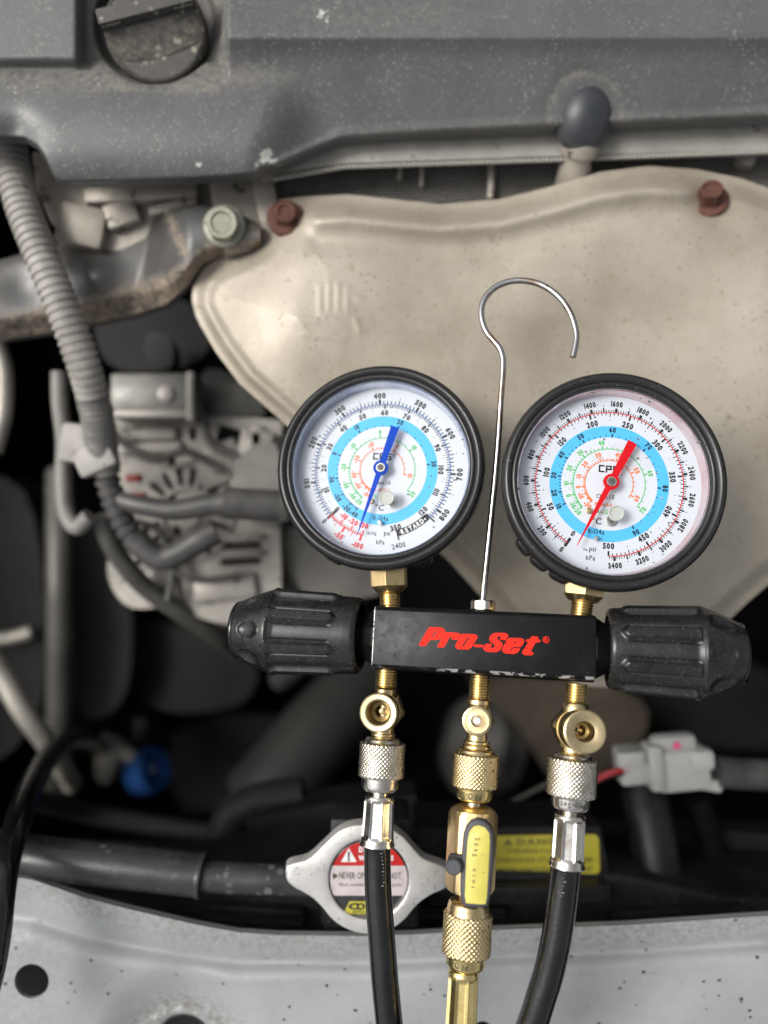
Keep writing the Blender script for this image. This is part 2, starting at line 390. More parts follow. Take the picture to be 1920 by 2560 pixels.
# bare-metal wear along the lower front edge
def body_mat():
    m = M_body.copy(); m.name = 'black_anodised_worn'; nt = m.node_tree; p = nt.nodes['Principled BSDF']
    tc = nt.nodes.new('ShaderNodeTexCoord'); sp = nt.nodes.new('ShaderNodeSeparateXYZ'); nt.links.new(tc.outputs['Object'], sp.inputs[0])
    yb = yc - hy + .55*mm
    d = math_n(nt, 'ABSOLUTE', math_n(nt, 'SUBTRACT', sp.outputs['Y'], yb))
    near = ramp(nt, math_n(nt, 'MULTIPLY', d, 1000), .25, .95, (1, 1, 1, 1), (0, 0, 0, 1))
    zz = ramp(nt, math_n(nt, 'MULTIPLY', sp.outputs['Z'], 1000), -0.0, .001) 
    n1 = ramp(nt, tex(nt, 'noise', 230, 5, .65, tc.outputs['Object']), .50, .56)
    n2 = ramp(nt, tex(nt, 'noise', 38, 2, .5, tc.outputs['Object']), .42, .56)
    f = math_n(nt, 'MULTIPLY', near, math_n(nt, 'MULTIPLY', n1, n2))
    # left vertical edge
    d2 = math_n(nt, 'ABSOLUTE', math_n(nt, 'SUBTRACT', sp.outputs['X'], x0+.2*mm))
    near2 = ramp(nt, math_n(nt, 'MULTIPLY', d2, 1000), .12, .4, (1, 1, 1, 1), (0, 0, 0, 1))
    n3 = ramp(nt, tex(nt, 'noise', 300, 5, .65, tc.outputs['Object']), .40, .5)
    f = math_n(nt, 'MAXIMUM', f, math_n(nt, 'MULTIPLY', math_n(nt, 'MULTIPLY', near2, n3), .7))
    old = p.inputs['Base Color'].links[0].from_socket
    nt.links.new(mixc(nt, f, old, (.70, .69, .66)), p.inputs['Base Color'])
    nt.links.new(math_n(nt, 'MULTIPLY', f, .5), p.inputs['Metallic'])
    return m
body = gpart('manifold_body', mb, body_mat(), sharp=30)
# necks
for sgn, xa in ((-1, x0), (1, x1)):
    mb = MB(); ln = 7.5*mm
    M = frame((xa - sgn*.5*mm, yc, -12.5*mm), (sgn, 0, 0), (0, 0, 1))
    def nr(a, h, r):
        c, s = abs(math.cos(a)), abs(math.sin(a))
        return min(r/max(c, s, 1e-6), r*1.32/((c+s)))
    lathe(mb, [(12.2*mm, 0), (12.2*mm, 1.2*mm), (8.6*mm, ln), (8.4*mm, ln+3*mm)], M, 64, nr)
    gpart('neck', mb, M_body, sharp=25)
# knobs
def knob(px_in, px_out, sgn):
    A = L(*px_in, -12.5*mm); B = L(*px_out, -12.5*mm)
    A.y = B.y = yc + .3*mm
    Ln = abs(B.x - A.x)
    kn = None
    def prof_r(h):      # h mm from the outer end
        pts = [(0, 12.4), (1.0, 13.0), (1.4, 13.1), (8, 16.0), (15.5, 18.6), (17.0, 18.9), (17.6, 18.2), (20, 17.6), (46, 16.7), (50, 16.6), (53, 16.4), (54.2, 16.0), (54.8, 15.2)]
        k = Ln/mm/54.8
        xs = [p[0]*k for p in pts]; return np.interp(h, xs, [p[1] for p in pts])
    hs = np.concatenate([np.linspace(0, 17, 34), np.linspace(17.3, Ln/mm, 66)])
    M = frame(B, (-sgn, 0, 0), (0, 0, 1))
    NB = 8
    def rf(a, h, r):
        h = h/mm; ph = (a/(2*PI)*NB) % 1.0         # rib centred at .5
        d = abs(ph-.5)
        rib = 1 - float(sstep(.13, .20, d))
        end = float(sstep(16.9, 17.6, h)) * (1-float(sstep(45, 47.5, h + 9*max(0, d-.02)**.9)))
        r = r/mm + rib*end*1.55 
        if 17.4 < h < 46: r -= .5*float(sstep(.20, .23, d))*(1-float(sstep(.24, .30, d)))*float(sstep(17.6, 19, h))*(1-float(sstep(43, 45, h)))
        dp = min(ph, 1-ph); e = (dp*2*PI*16/NB/3.9)**2 + ((h-8.6)/5.2)**2
        if e < 1.25:
            r -= 1.7*max(0, 1-e)**.8 if e < 1 else 0
            r += .12*math.exp(-((e-1.08)/.12)**2)
        return r*mm
    mb = MB(); lathe(mb, [(float(prof_r(h))*mm, h*mm) for h in hs], M, 192, rf, cap0=False, cap1=False)
    # inner skirt
    lathe(mb, [(15.2*mm, Ln), (13.6*mm, Ln), (13.2*mm, Ln-6*mm), (8*mm, Ln-6.5*mm)], M, 48, None, cap0=False)
    k = gpart('knob', mb, M_knob, sharp=40, label='fluted black knob at the %s end of the manifold' % ('left' if sgn < 0 else 'right'))
    mb = MB(); lathe(mb, [(12.5*mm, .05*mm), (12.6*mm, -.5*mm), (12.1*mm, -1.5*mm), (11.2*mm, -1.9*mm), (0.5*mm, -2.1*mm)], M, 64, None, cap0=False)
    gpart('end_cap', mb, M_cap, k, sharp=50)
    return k
knobL = knob((905, 1575), (603, 1549), -1)
knobR = knob((1517, 1631), (1848, 1657), 1)

# red lettering
def curve_fill(loops, fn, depth=0):
    cu = bpy.data.curves.new('t', 'CURVE'); cu.dimensions = '2D'; cu.fill_mode = 'BOTH'
    for lp in loops:
        s = cu.splines.new('POLY'); s.points.add(len(lp)-1); s.use_cyclic_u = True
        for i, p in enumerate(lp): s.points[i].co = (p[0], -p[1], 0, 1)
    ob = bpy.data.objects.new('t', cu); C.objects.link(ob)
    dg = bpy.context.evaluated_depsgraph_get(); dg.update()
    me = bpy.data.meshes.new_from_object(ob.evaluated_get(dg))
    mb = MB(); mb.add([fn(v.co.x, -v.co.y) for v in me.vertices], [tuple(f.vertices) for f in me.polygons])
    bpy.data.meshes.remove(me); bpy.data.objects.remove(ob); bpy.data.curves.remove(cu)
    return mb
def rc(pts, r=14, n=3):
    """round the corners of a polygon"""
    out = []; m = len(pts)
    for i in range(m):
        a, b, c = [np.array(pts[(i+j) % m], float) for j in (-1, 0, 1)]
        da, dc = a-b, c-b; la, lc = np.linalg.norm(da), np.linalg.norm(dc); q = min(r, la*.4, lc*.4)
        p0, p1 = b+da/la*q, b+dc/lc*q
        for k in range(n+1):
            t = k/n; out.append(tuple((1-t)**2*p0 + 2*t*(1-t)*b + t*t*p1))
    return out
def lg(x, y): return L(1030 + x/4.484, 1540 + y/4.484, .12*mm)
loops = {
 'P': [[(190, 124), (325, 128), (362, 142), (371, 172), (335, 246), (298, 267), (204, 268), (152, 338), (68, 334)], [(262, 165), (279, 166), (241, 233), (222, 233)]],
 'r': [[(372, 179), (528, 190), (546, 212), (516, 267), (437, 262), (450, 236), (425, 234), (357, 355), (278, 350)]],
 'o': [[(560, 200), (700, 204), (735, 222), (733, 248), (665, 355), (630, 378), (508, 372), (483, 348), (488, 322), (540, 225)], [(628, 238), (646, 239), (577, 343), (556, 341)]],
 'hyphen': [[(700, 316), (806, 325), (795, 353), (688, 345)]],
 'S': [[(925, 188), (1040, 190), (1076, 204), (1079, 228), (1051, 273), (984, 265), (997, 236), (983, 223), (956, 236), (954, 250), (968, 267), (1016, 303), (1018, 330), (985, 387), (940, 407), (838, 401), (799, 380), (802, 352), (830, 308), (900, 314), (884, 352), (897, 366), (921, 348), (928, 330), (914, 312), (869, 280), (864, 248), (890, 206)]],
 'e': [[(1090, 244), (1220, 248), (1258, 266), (1256, 296), (1222, 350), (1133, 346), (1096, 388), (1110, 391), (1137, 358), (1216, 362), (1187, 408), (1150, 425), (1045, 420), (1008, 396), (1012, 366), (1062, 268)], [(1157, 277), (1173, 279), (1151, 313), (1136, 311)]],
 't': [[(1340, 227), (1419, 232), (1405, 262), (1443, 268), (1430, 297), (1387, 293), (1328, 403), (1365, 408), (1350, 441), (1253, 438), (1233, 414), (1240, 392), (1305, 290), (1271, 288), (1285, 261), (1322, 261)]]}
for nm, lps in loops.items():
    mbx = curve_fill([rc(lps[0], 16)] + [rc(q, 5) for q in lps[1:]], lg)
    gpart('letter', mbx, M_logo, body, smooth=False)
circ = lambda cx, cy, r, n=28: [(cx + r*math.cos(2*PI*i/n), cy + r*math.sin(2*PI*i/n)) for i in range(n)]
mbx = curve_fill([circ(1503, 266, 37), circ(1503, 266, 29)], lg)
text(mbx, 'R', 34, lambda x, y: lg(1503 + x + y*.0, 266 - y + x*.08), 1)
gpart('registered_mark', mbx, M_logo, body, smooth=False)

# ---- gauge
def arc(mb, r0, r1, a0, a1, z, T, n=None):
    n = n or max(2, int(abs(a1-a0)/3)); vs = []
    for i in range(n+1):
        a = R(a0 + (a1-a0)*i/n)
        vs += [T @ Vector((r0*math.sin(a)*mm, r0*math.cos(a)*mm, z*mm)), T @ Vector((r1*math.sin(a)*mm, r1*math.cos(a)*mm, z*mm))]
    mb.add(vs, [(2*i, 2*i+1, 2*i+3, 2*i+2) for i in range(n)])
def tick(mb, r0, r1, a, w, z, T):
    a = R(a); s, c = math.sin(a), math.cos(a); q = w/2
    mb.add([T @ Vector(((r*s + k*c)*mm, (r*c - k*s)*mm, z*mm)) for r, k in ((r0, -q), (r0, q), (r1, q), (r1, -q))], [(0, 1, 2, 3)])
def dot(mb, r, a, q, z, T):
    a = R(a); cx, cy = r*math.sin(a), r*math.cos(a)
    mb.add([T @ Vector(((cx+q*math.cos(k*PI/4))*mm, (cy+q*math.sin(k*PI/4))*mm, z*mm)) for k in range(8)], [tuple(range(8))])
def dtext(mb, s, r, a, h, z, T, bold=0, wx=.85, flip=None):
    fl = abs(a) > 93 if flip is None else flip; h = h*1.12
    aa = R(a); cx, cy = r*math.sin(aa), r*math.cos(aa); rot = -aa + (PI if fl else 0)
    c_, s_ = math.cos(rot), math.sin(rot)
    text(mb, s, h, lambda x, y: T @ Vector(((cx + x*c_ - y*s_)*mm, (cy + x*s_ + y*c_)*mm, z*mm)), bold, wx)
def xtext(mb, s, x0_, y0_, h, z, T, bold=0, wx=.85):
    text(mb, s, h, lambda x, y: T @ Vector(((x0_+x)*mm, (y0_+y)*mm, z*mm)), bold, wx)
P134 = {-40: .512, -30: .844, -20: 1.327, -10: 2.006, 0: 2.928, 10: 4.146, 20: 5.717, 30: 7.702, 40: 10.17, 50: 13.18, 60: 16.82, 70: 21.17, 80: 26.33, 90: 32.44}
P22 = {-50: .643, -40: 1.049, -30: 1.635, -20: 2.448, -10: 3.543, 0: 4.976, 10: 6.807, 20: 9.099, 30: 11.92, 40: 15.34, 50: 19.43, 60: 24.28, 70: 29.98}
P404 = {-60: .48, -50: .82, -40: 1.33, -30: 2.05, -20: 3.05, -10: 4.33, 0: 6.08, 10: 8.27, 20: 11.0, 30: 14.3, 40: 18.3, 50: 23.1, 60: 28.9, 70: 34.2}
def interp_t(tab, t):
    ks = sorted(tab); return float(np.interp(t, ks, [tab[k] for k in ks]))

def gauge(cpx, side, tiltx, tilty, spin, zl, Rb, label, low):
    c = L(cpx[0], cpx[1], zl)
    T = Matrix.Translation(c) @ Matrix.Rotation(R(spin), 4, 'Z') @ Matrix.Rotation(R(tiltx), 4, 'X') @ Matrix.Rotation(R(tilty), 4, 'Y')
    k = Rb/45.5
    S = T @ Matrix.Scale(k, 4)
    # rubber boot: ring, groove, barrel
    pr = [(38.6, -3), (38.9, -.4), (39.3, .2), (40.0, .45), (40.7, .25), (41.1, -.15), (41.5, .3), (42.3, 1.1), (43.4, 1.15), (44.5, .3), (45.3, -1.3), (45.5, -3.2), (45.2, -5.2), (44.0, -6.6),
          (43.2, -7.6), (43.0, -9), (42.9, -22), (42.2, -26), (40.5, -28.5), (36, -30), (8, -30.5)]
    pr = [(a*mm, b*mm) for a, b in pr]
    mb = MB(); lathe(mb, pr, S, 128, None, cap0=False)
    # moulded lugs low on the barrel
    for la in ((152, 170, 205) if low else (203, 216, 228)):
        a = R(la); M = S @ Matrix.Translation((42.6*mm*math.sin(a), 42.6*mm*math.cos(a), -13*mm)) @ Matrix.Rotation(-a, 4, 'Z')
        bbox(mb, (9*mm, 7*mm, 10*mm), M, 2.4*mm, 3)
    g = gpart('pressure_gauge', mb, M_boot, sharp=60, label=label)
    # inside of the case, lens ring
    mb = MB(); lathe(mb, [(39.0*mm, -.9*mm), (38.9*mm, -1.6*mm), (38.6*mm, -2.6*mm), (38.2*mm, -3.0*mm), (38.2*mm, -6.5*mm), (37.6*mm, -9.6*mm)], S, 128, None, cap0=False, cap1=False)
    gpart('case_ring', mb, M_innerw if low else M_innerr, g, sharp=30)
    mb = MB(); lathe(mb, [(.2*mm, 0), (20*mm, -.05*mm), (38.9*mm, -.25*mm), (38.95*mm, -1.0*mm)], S @ Matrix.Translation((0, 0, -.35*mm)), 96, None, cap0=False, cap1=False)
    gpart('lens', mb, M_lens, g)
    D = S @ Matrix.Translation((0, 0, -9.4*mm))
    mb = MB(); arc(mb, 0.01, 38.0, 0, 360, 0, D, 96); gpart('dial_plate', mb, M_dial, g, smooth=False)
    mb = MB(); arc(mb, 19.8, 24.6, 0, 360, .06, D, 120); gpart('blue_band', mb, M_bandink, g, smooth=False)
    if low: A = lambda psi: -135.5 + psi*2.227
    else:   A = lambda psi: -149.5 + psi*.653
    kp = lambda v: A(v/6.895)
    def ref(t, tab):
        p = (interp_t(tab, t) - 1.01325)*14.504
        if low and p < 0: return -135.5 + p*2.036*1.067
        return A(p)
    blk, colr, grn, orn, red = MB(), MB(), MB(), MB(), MB()
    if low:
        arc(colr, 30.0, 30.28, A(0), A(120), .16, D, 90)
        for v in range(0, 121):
            big = v % 10 == 0
            tick(blk, 28.1 if big else (28.5 if v % 5 == 0 else 28.8), 30.0, A(v), .75 if big else .38, .10, D)
        for v in range(0, 825, 10):
            big = v % 100 == 0
            tick(blk, 30.1, 32.5 if v % 50 == 0 else 31.8, kp(v), 1.0 if big else .4, .10, D)
        for v in range(0, 130, 10): dtext(blk, str(v), 26.3 if v < 100 else 26.0, A(v) if v else A(0)+.5, 1.95, .10, D, 1, flip=(abs(A(v)) > 100))
        for v in range(5, 120, 10): dot(blk, 27.2, A(v), .22, .1, D)
        for v in range(100, 801, 100): dtext(blk, str(v), 34.2, kp(v), 2.1, .10, D, 1, flip=(kp(v) < -93 or kp(v) > 88))
        dtext(blk, '0', 34.0, -135.5, 1.9, .1, D, 1)
        tick(blk, 26.4, 31.8, -135.5, 1.3, .12, D)
        for v in range(50, 850, 100): dot(blk, 33.5, kp(v), .25, .1, D)
        # vacuum scale in red
        V = lambda x: -135.5 - x*1.067
        arc(red, 30.0, 30.45, V(0), V(30), .13, D, 14)
        for v in range(0, 31, 2): tick(red, 28.9, 30.2, V(v), .28, .13, D)
        for v in (10, 20, 30): tick(red, 28.0, 30.4, V(v), .6, .14, D)
        for v in (0, 7.4, 14.8, 22.1, 29.5): tick(red, 30.2, 32.2 if v not in (14.8, 29.5) else 32.9, V(v), .35 if v not in (14.8, 29.5) else .9, .14, D)
        for v in (3.7, 11, 18.4, 25.8): tick(red, 30.2, 31.3, V(v), .25, .13, D)
        for v, rr in ((10, 26.4), (20, 26.2), (30, 25.9)): dtext(red, '-%d' % v, rr, V(v)+1.5, 1.95, .13, D, 1)
        dtext(red, '-50', 34.6, V(14.8)+.5, 1.95, .13, D, 1); dtext(red, '-100', 35.0, V(29.5)+.5, 1.95, .13, D, 1)
        # retard block
        arc(blk, 27.6, 30.6, 132.5, 162, .10, D, 14); tick(blk, 26.9, 32.2, 162.3, .7, .12, D); tick(blk, 28, 33, 131.5, .7, .12, D)
        wt = MB()
        for i, chh in enumerate('RETARD'): dtext(wt, chh, 29.1, 157.5 - i*3.75, 1.75, .18, D, 1, wx=.8, flip=True)
        dot(wt, 29.3, 135.5, .45, .18, D); dot(wt, 29.1, 160.0, .22, .18, D)
        gpart('white_lettering', wt, M_white, g, smooth=False)
        dtext(blk, '350', 26.6, 162.5, 2.0, .10, D, 1); dtext(blk, '2400', 34.6, 163.5, 2.0, .10, D, 0)
        xtext(blk, 'in.Hg', -2.3, -28.3, 1.5, .1, D); xtext(blk, 'psi', 4.4, -28.0, 2.0, .1, D); xtext(blk, 'kPa', 1.8, -32.1, 1.9, .1, D)
        tl = [(-40, 30, P134, blk, 19.8, 1, 23.0, 1.8), (-50, 20, P22, grn, 14.6, 1, 17.4, 1.65), (-60, 10, P404, orn, 9.8, 1, 12.7, 1.65)]
        name404, name22 = 'R-404A', 'R-22'
    else:
        arc(colr, 30.25, 30.6, A(0), A(499), .16, D, 100)
        for v in range(0, 501, 5):
            big = v % 50 == 0
            tick(blk, 28.3 if big else (28.6 if v % 25 == 0 else 29.3), 30.4, A(v), .75 if big else .34, .10, D)
        for v in range(0, 3441, 20):
            big = v % 200 == 0
            tick(blk, 30.4, 32.4 if v % 100 == 0 else 31.6, kp(v), (1.05 if big else .6) if v % 100 == 0 else .32, .10, D)
        for v in range(50, 501, 50): dtext(blk, str(v), 26.2, A(v), 2.0, .10, D, 1, wx=.8, flip=(abs(A(v)) > 100))
        dtext(blk, '0', 26.0, A(0)+.5, 1.9, .1, D, 1); dtext(blk, '0', 34.2, A(0)+.5, 1.9, .1, D, 1)
        for v in range(25, 500, 50): dot(blk, 27.3, A(v), .22, .1, D)
        for v in range(200, 3401, 200): dtext(blk, str(v), 34.3, kp(v), 1.9, .10, D, 1, wx=.74, flip=(kp(v) < -100 or kp(v) > 97))
        for v in range(100, 3400, 200): dot(blk, 33.3, kp(v), .22, .1, D)
        tick(blk, 28.2, 32.2, A(0), 1.2, .12, D)
        xtext(blk, 'psi', -5.0, -27.9, 2.0, .1, D); xtext(blk, 'kPa', -5.6, -31.7, 2.0, .1, D)
        tl = [(10, 90, P134, blk, 19.8, 1, 23.0, 1.8), (-20, 70, P22, grn, 14.8, 1, 17.6, 1.65), (-30, 60, P404, orn, 9.9, 1, 12.8, 1.65)]
        name404, name22 = 'R-404A', 'R-22'
    for t0, t1, tab, m_, r0, dark_, rl, hh in tl:
        z = .12 if m_ is blk else .1
        for t in range(t0, t1+1, 2):
            big = t % 10 == 0
            tick(m_, r0, r0 + (1.5 if big else .9), ref(t, tab), 0.6 if big else .3, z, D)
        if m_ is not blk: arc(m_, r0-.16, r0+.16, ref(t0, tab), ref(t1, tab) + (8 if not low and m_ is orn else 0), z+.02, D, 60)
        for t in range(t0, t1+1, 10):
            if m_ is orn and t in ((-50,) if low else (-20,)): continue
            fl = (abs(ref(t, tab)) > 93)
            dtext(m_, str(t), rl, ref(t, tab), hh, z, D, 1 if dark_ else 0, wx=.8, flip=fl)
        for t in range(t0+5, t1, 10): dot(m_, r0 + 1.9, ref(t, tab), .17, z, D)
    cx = -.4 if low else -.5
    for q, (gx) in enumerate((cx-2.9, cx, cx+2.9)):      # squared letters
        def bar(u0, v0, u1, v1): blk.add([D @ Vector(((gx+u)*mm, (6.1+v)*mm, .1*mm)) for u, v in ((u0, v0), (u1, v0), (u1, v1), (u0, v1))], [(0, 1, 2, 3)])
        w_, h_, t_s = 1.2, 1.55, .62
        bar(-w_, h_-t_s, w_, h_)
        if q < 2: bar(-w_, -h_, -w_+t_s, h_)
        if q == 0: bar(-w_, -h_, w_, -h_+t_s)
        if q == 1: bar(w_-t_s, -.4, w_, h_); bar(-w_, -.4, w_, -.4+t_s)
        if q == 2: bar(-w_, -.3, -w_+t_s, h_); bar(-w_, -.3, w_, -.3+t_s); bar(w_-t_s, -h_, w_, .2); bar(-w_, -h_, w_, -h_+t_s)
    arc(blk, .62, .78, 0, 360, .1, D @ Matrix.Translation(((cx+5.2)*mm, 7.0*mm, 0)), 20); xtext(blk, 'R', cx+5.2, 7.0, .75, .1, D)
    xtext(blk, 'Class 1.0', .4 if low else -1.2, -5.6, 1.75, .1, D, 0, .82); xtext(blk, '°C', 0.2 if low else -4.0, -16.9 if low else -16.2, 2.6, .12, D, 0, 1.0)
    xtext(orn, name404, .6 if low else -1.6, -9.0, 1.7, .1, D); xtext(grn, name22, -.4 if low else -2.0, -12.0, 1.8, .1, D)
    xtext(blk, 'R-134a', 1.1 if low else -4.0, -21.6 if low else -20.6, 2.0, .12, D)
    gpart('black_print', blk, M_ink, g, smooth=False); gpart('green_print', grn, M_green, g, smooth=False); gpart('orange_print', orn, M_orange, g, smooth=False)
    gpart('scale_line', colr, M_blueink if low else M_redink, g, smooth=False)
    if low: gpart('vacuum_scale', red, M_redink, g, smooth=False)
    # screws, stop pin, pressure plug
    def stud(name, x, y, r, h, mat, z=0):
        q = MB(); pr_ = [(r*mm, 0), (r*mm, h*.8*mm), (r*.8*mm, h*mm), (r*.3*mm, h*1.02*mm)]
        if name == 'vent_plug': pr_ = [(r*.9*mm, 0), (r*mm, h*.35*mm), (r*mm, h*.8*mm), (r*.95*mm, h*mm), (r*.80*mm, h*1.0*mm), (r*.76*mm, h*.72*mm), (r*.2*mm, h*.70*mm)]
        lathe(q, pr_, D @ Matrix.Translation((x*mm, y*mm, z*mm)), 32, cap0=False); gpart(name, q, mat, g, sharp=25)
    if low:
        stud('brass_screw', -3.7, -14.3, 1.3, .7, M_brass); stud('stop_pin', 1.2, -23.8, .95, 3.2, M_steel)
        stud('steel_screw', 5.0, -14.0, 2.6, .5, M_nickel); stud('vent_plug', 4.0, -13.6, 3.4, 1.5, M_plug, 6.2)
    else:
        stud('brass_screw', -7.4, -12.3, 1.3, .9, M_brass); stud('stop_pin', -4.2, -23.6, .95, 3.2, M_steel)
        stud('steel_screw', 2.0, -15.6, 2.4, .5, M_nickel); stud('vent_plug', 2.3, -13.2, 3.3, 1.5, M_plug, 5.6)
    # needle
    th, tip, tail, wt_ = (-165.2, 31.0, 19.4, 3.7) if low else (-156.3, 30.2, 19.0, 3.9)
    N = D @ Matrix.Translation((0, 0, 4.2*mm)) @ Matrix.Rotation(-R(th), 4, 'Z')
    mb = MB(); prism(mb, [(-1.3*mm, 2*mm), (-.12*mm, tip*mm), (.12*mm, tip*mm), (1.3*mm, 2*mm)][::-1], 0, .4*mm, N)
    prism(mb, [(-1.35*mm, -2*mm), (1.35*mm, -2*mm), (wt_/2*mm, -tail*mm), (-wt_/2*mm, -tail*mm)][::-1], 0, .4*mm, N)
    lathe(mb, [(3.3*mm, -.05*mm), (3.3*mm, .55*mm), (3.1*mm, .65*mm), (1.6*mm, .65*mm)], N, 40, cap0=False, cap1=False)
    gpart('needle', mb, M_nblue if low else M_nred, g, sharp=25)
    mb = MB(); lathe(mb, [(2.0*mm, .6*mm), (2.05*mm, 1.1*mm), (1.9*mm, 1.3*mm), (1.45*mm, 1.3*mm), (1.4*mm, .9*mm)], N, 32, cap0=False, cap1=False); gpart('hub_ring', mb, M_nickel, g)
    mb = MB(); lathe(mb, [(1.42*mm, .85*mm), (1.3*mm, 1.15*mm), (.5*mm, 1.2*mm), (.45*mm, .9*mm)], N, 24, cap0=False); gpart('spindle', mb, M_grime, g)
    return g, T, S, c
gL, TL_, SL_, cL = gauge((948, 1163), 0, 0, 2.5, -1.5, 1*mm, 45.5, 'blue needle pressure gauge on the left of the manifold', True)
gR, TR_, SR_, cR = gauge((1535, 1199), 1, 1.5, 6.5, -3.0, 2*mm, 45.5, 'red needle pressure gauge on the right of the manifold', False)

# gauge stems: hex and thread between gauge and body
def thread(mb, r, h0, h1, M, pitch=1.15, dep=.55):
    pr = []; h = h0
    while h < h1: pr += [(r*mm, h*mm), ((r-dep)*mm, (h+pitch*.5)*mm)]; h += pitch
    lathe(mb, [(a, b) for a, b in pr], M, 32)
def hexrf(ap, rot=0.0):
    def f(a, h, r):
        q = ((a + rot) % (PI/3)) - PI/6
        return min(r, ap/math.cos(q))
    return f
def stem(px, py_body, py_nut0, py_nut1, halfw, gc):
    zl = -12.5*mm
    A = L(px[0], py_body, zl); B = L(px[1], py_nut1, zl)
    M = frame(A, B - A, (0, 0, 1))
    y0 = (L(px[0], py_nut0, zl)-A).length; y1 = gc.y - 41.2*mm - A.y
    r = halfw*lmpp(A)
    mb = MB(); thread(mb, 4.7, -2, y0/mm + .3, M)
    s = gpart('gauge_stem', mb, M_brass, sharp=25)
    mb = MB(); lathe(mb, [(5.2*mm, y0), (r*.82, y0+.6*mm), (r*1.12, y0+2.7*mm), (r*1.16, y0+3.5*mm), (r*1.16, y1)], M, 96, hexrf(r*1.0, R(30)))
    gpart('hex_nut', mb, M_brass_v, s, sharp=28)
stem((975, 972), 1508, 1482, 1425, 42, cL)
stem((1453, 1463), 1535, 1505, 1448, 47, cR)

# ---- hook and its nut
hz = -12*mm
nutp = L(1208, 1506, hz)
mb = MB(); Mh = frame(nutp, (0, 1, 0), (0, 0, 1)); lathe(mb, [(5.3*mm, -3*mm), (5.3*mm, .3*mm), (4.7*mm, .8*mm), (2.0*mm, .8*mm)], Mh, 72, hexrf(4.9*mm, .2), cap1=True)
hk = gpart('hook_nut', mb, M_nickel, sharp=28)
hp = [(1207, 1508), (1210, 1470), (1222, 1350), (1234, 1230), (1245, 1110), (1252, 1000), (1257, 930), (1257, 896), (1249, 871), (1234, 852), (1217, 832), (1206, 805), (1203, 775), (1211, 748), (1228, 727), (1250, 712), (1279, 703), (1312, 702), (1345, 709), (1376, 725), (1403, 749), (1424, 780), (1436, 812), (1441, 840), (1438, 865), (1432, 893)]
pts = [L(x, y, hz + 6*mm*min(1, max(0, (1508-y)/600))) for x, y in hp]
mb = MB(); tube(mb, pts, 1.38*mm, 16, 5); gpart('hook', mb, M_chrome, sharp=50)

# ---- lower fittings and hoses: each axis is followed down the frame
class Axis:
    def __init__(s, p0, p1, zl):
        s.p0, s.p1, s.zl = p0, p1, zl; s.A = L(*p0, zl); s.B = L(*p1, zl); s.M = frame(s.A, s.B - s.A, (0, 0, 1))
    def s_(s, y):
        t = (y - s.p0[1])/(s.p1[1]-s.p0[1]); x = s.p0[0] + t*(s.p1[0]-s.p0[0])
        return (L(x, y, s.zl) - s.A).dot((s.B-s.A).normalized())
    def at(s, y): return s.A + (s.B-s.A).normalized()*s.s_(y)
    def k(s, y): return lmpp(s.at(y))
    def prof(s, pr): return [(r*s.k(y), s.s_(y)) for y, r in pr]
ZF = -12.5*mm
def knurl(mb, ax, y0, y1, rpx, n=34, pitch=1.0, dep=.42, diamonds=False):
    h0, h1 = ax.s_(y0), ax.s_(y1); r = rpx*ax.k((y0+y1)/2); rows = 64
    hs_ = np.linspace(h0, h1, rows)
    def rf(a, h, rr):
        u = a/(2*PI)*n; v = (h-h0)/(2*PI*r)*n*pitch
        t1 = abs(((u+v) % 1)*2-1); t2 = abs(((u-v) % 1)*2-1)
        if diamonds: g = min(1, 1.5*(1-max(t1, t2)))
        else: g = max(t1, t2)**2.4
        e = min(1, (h-h0)/(.5*mm), (h1-h)/(.5*mm)); e = max(0, e)
        return rr - dep*mm*(1-g) - (1-e)*.5*mm
    lathe(mb, [(r, h) for h in hs_], ax.M, n*8, rf, cap0=False, cap1=False)
    lathe(mb, [(r*.6, h0+.02*mm), (r-.9*mm, h0)], ax.M, 48, cap0=False, cap1=False)
    lathe(mb, [(r-.9*mm, h1), (r*.6, h1-.02*mm)], ax.M, 48, cap0=False, cap1=False)
def ferrule(mb, ax, y0, y1, r0, r1, n=8, rot=0.0, k=1.0):
    a0, a1 = ax.s_(y0), ax.s_(y1); ln = a1-a0
    hs_ = np.linspace(0, 1, 50)
    def rf(a, h, rr):
        t = (h-a0)/ln; ph = ((a+rot)/(2*PI)*n) % 1; d = abs(ph-.5)
        m = float(sstep(.06, .12, t))*(1-float(sstep(.80, .88, t)))
        flatr = math.cos(PI/n)/math.cos((ph-.5)*2*PI/n)
        ridge = float(sstep(.36, .47, d))
        return rr*(1-m*(1-flatr)*.9) - m*.45*k*mm*(1-ridge) + m*ridge*.12*mm
    kk = ax.k((y0+y1)/2)
    pr = []
    for t in hs_:
        rp = r0 + (r1-r0)*t**2
        if t < .04: rp *= .93+.07*t/.04
        if t > .93: rp += 2.0*math.sin((t-.93)/.07*PI/2)
        pr.append((rp*kk, a0+ln*t))
    lathe(mb, [(r0*.5*kk, a0+.01*mm), (r0*.93*kk, a0)], ax.M, 64, cap0=False, cap1=False)
    lathe(mb, pr, ax.M, 128, rf, cap0=False, cap1=False)
    lathe(mb, [pr[-1], (pr[-1][0]*.97, a1+.25*mm), (r0*.8*kk, a1-.1*mm)], ax.M, 64, cap0=False, cap1=False)
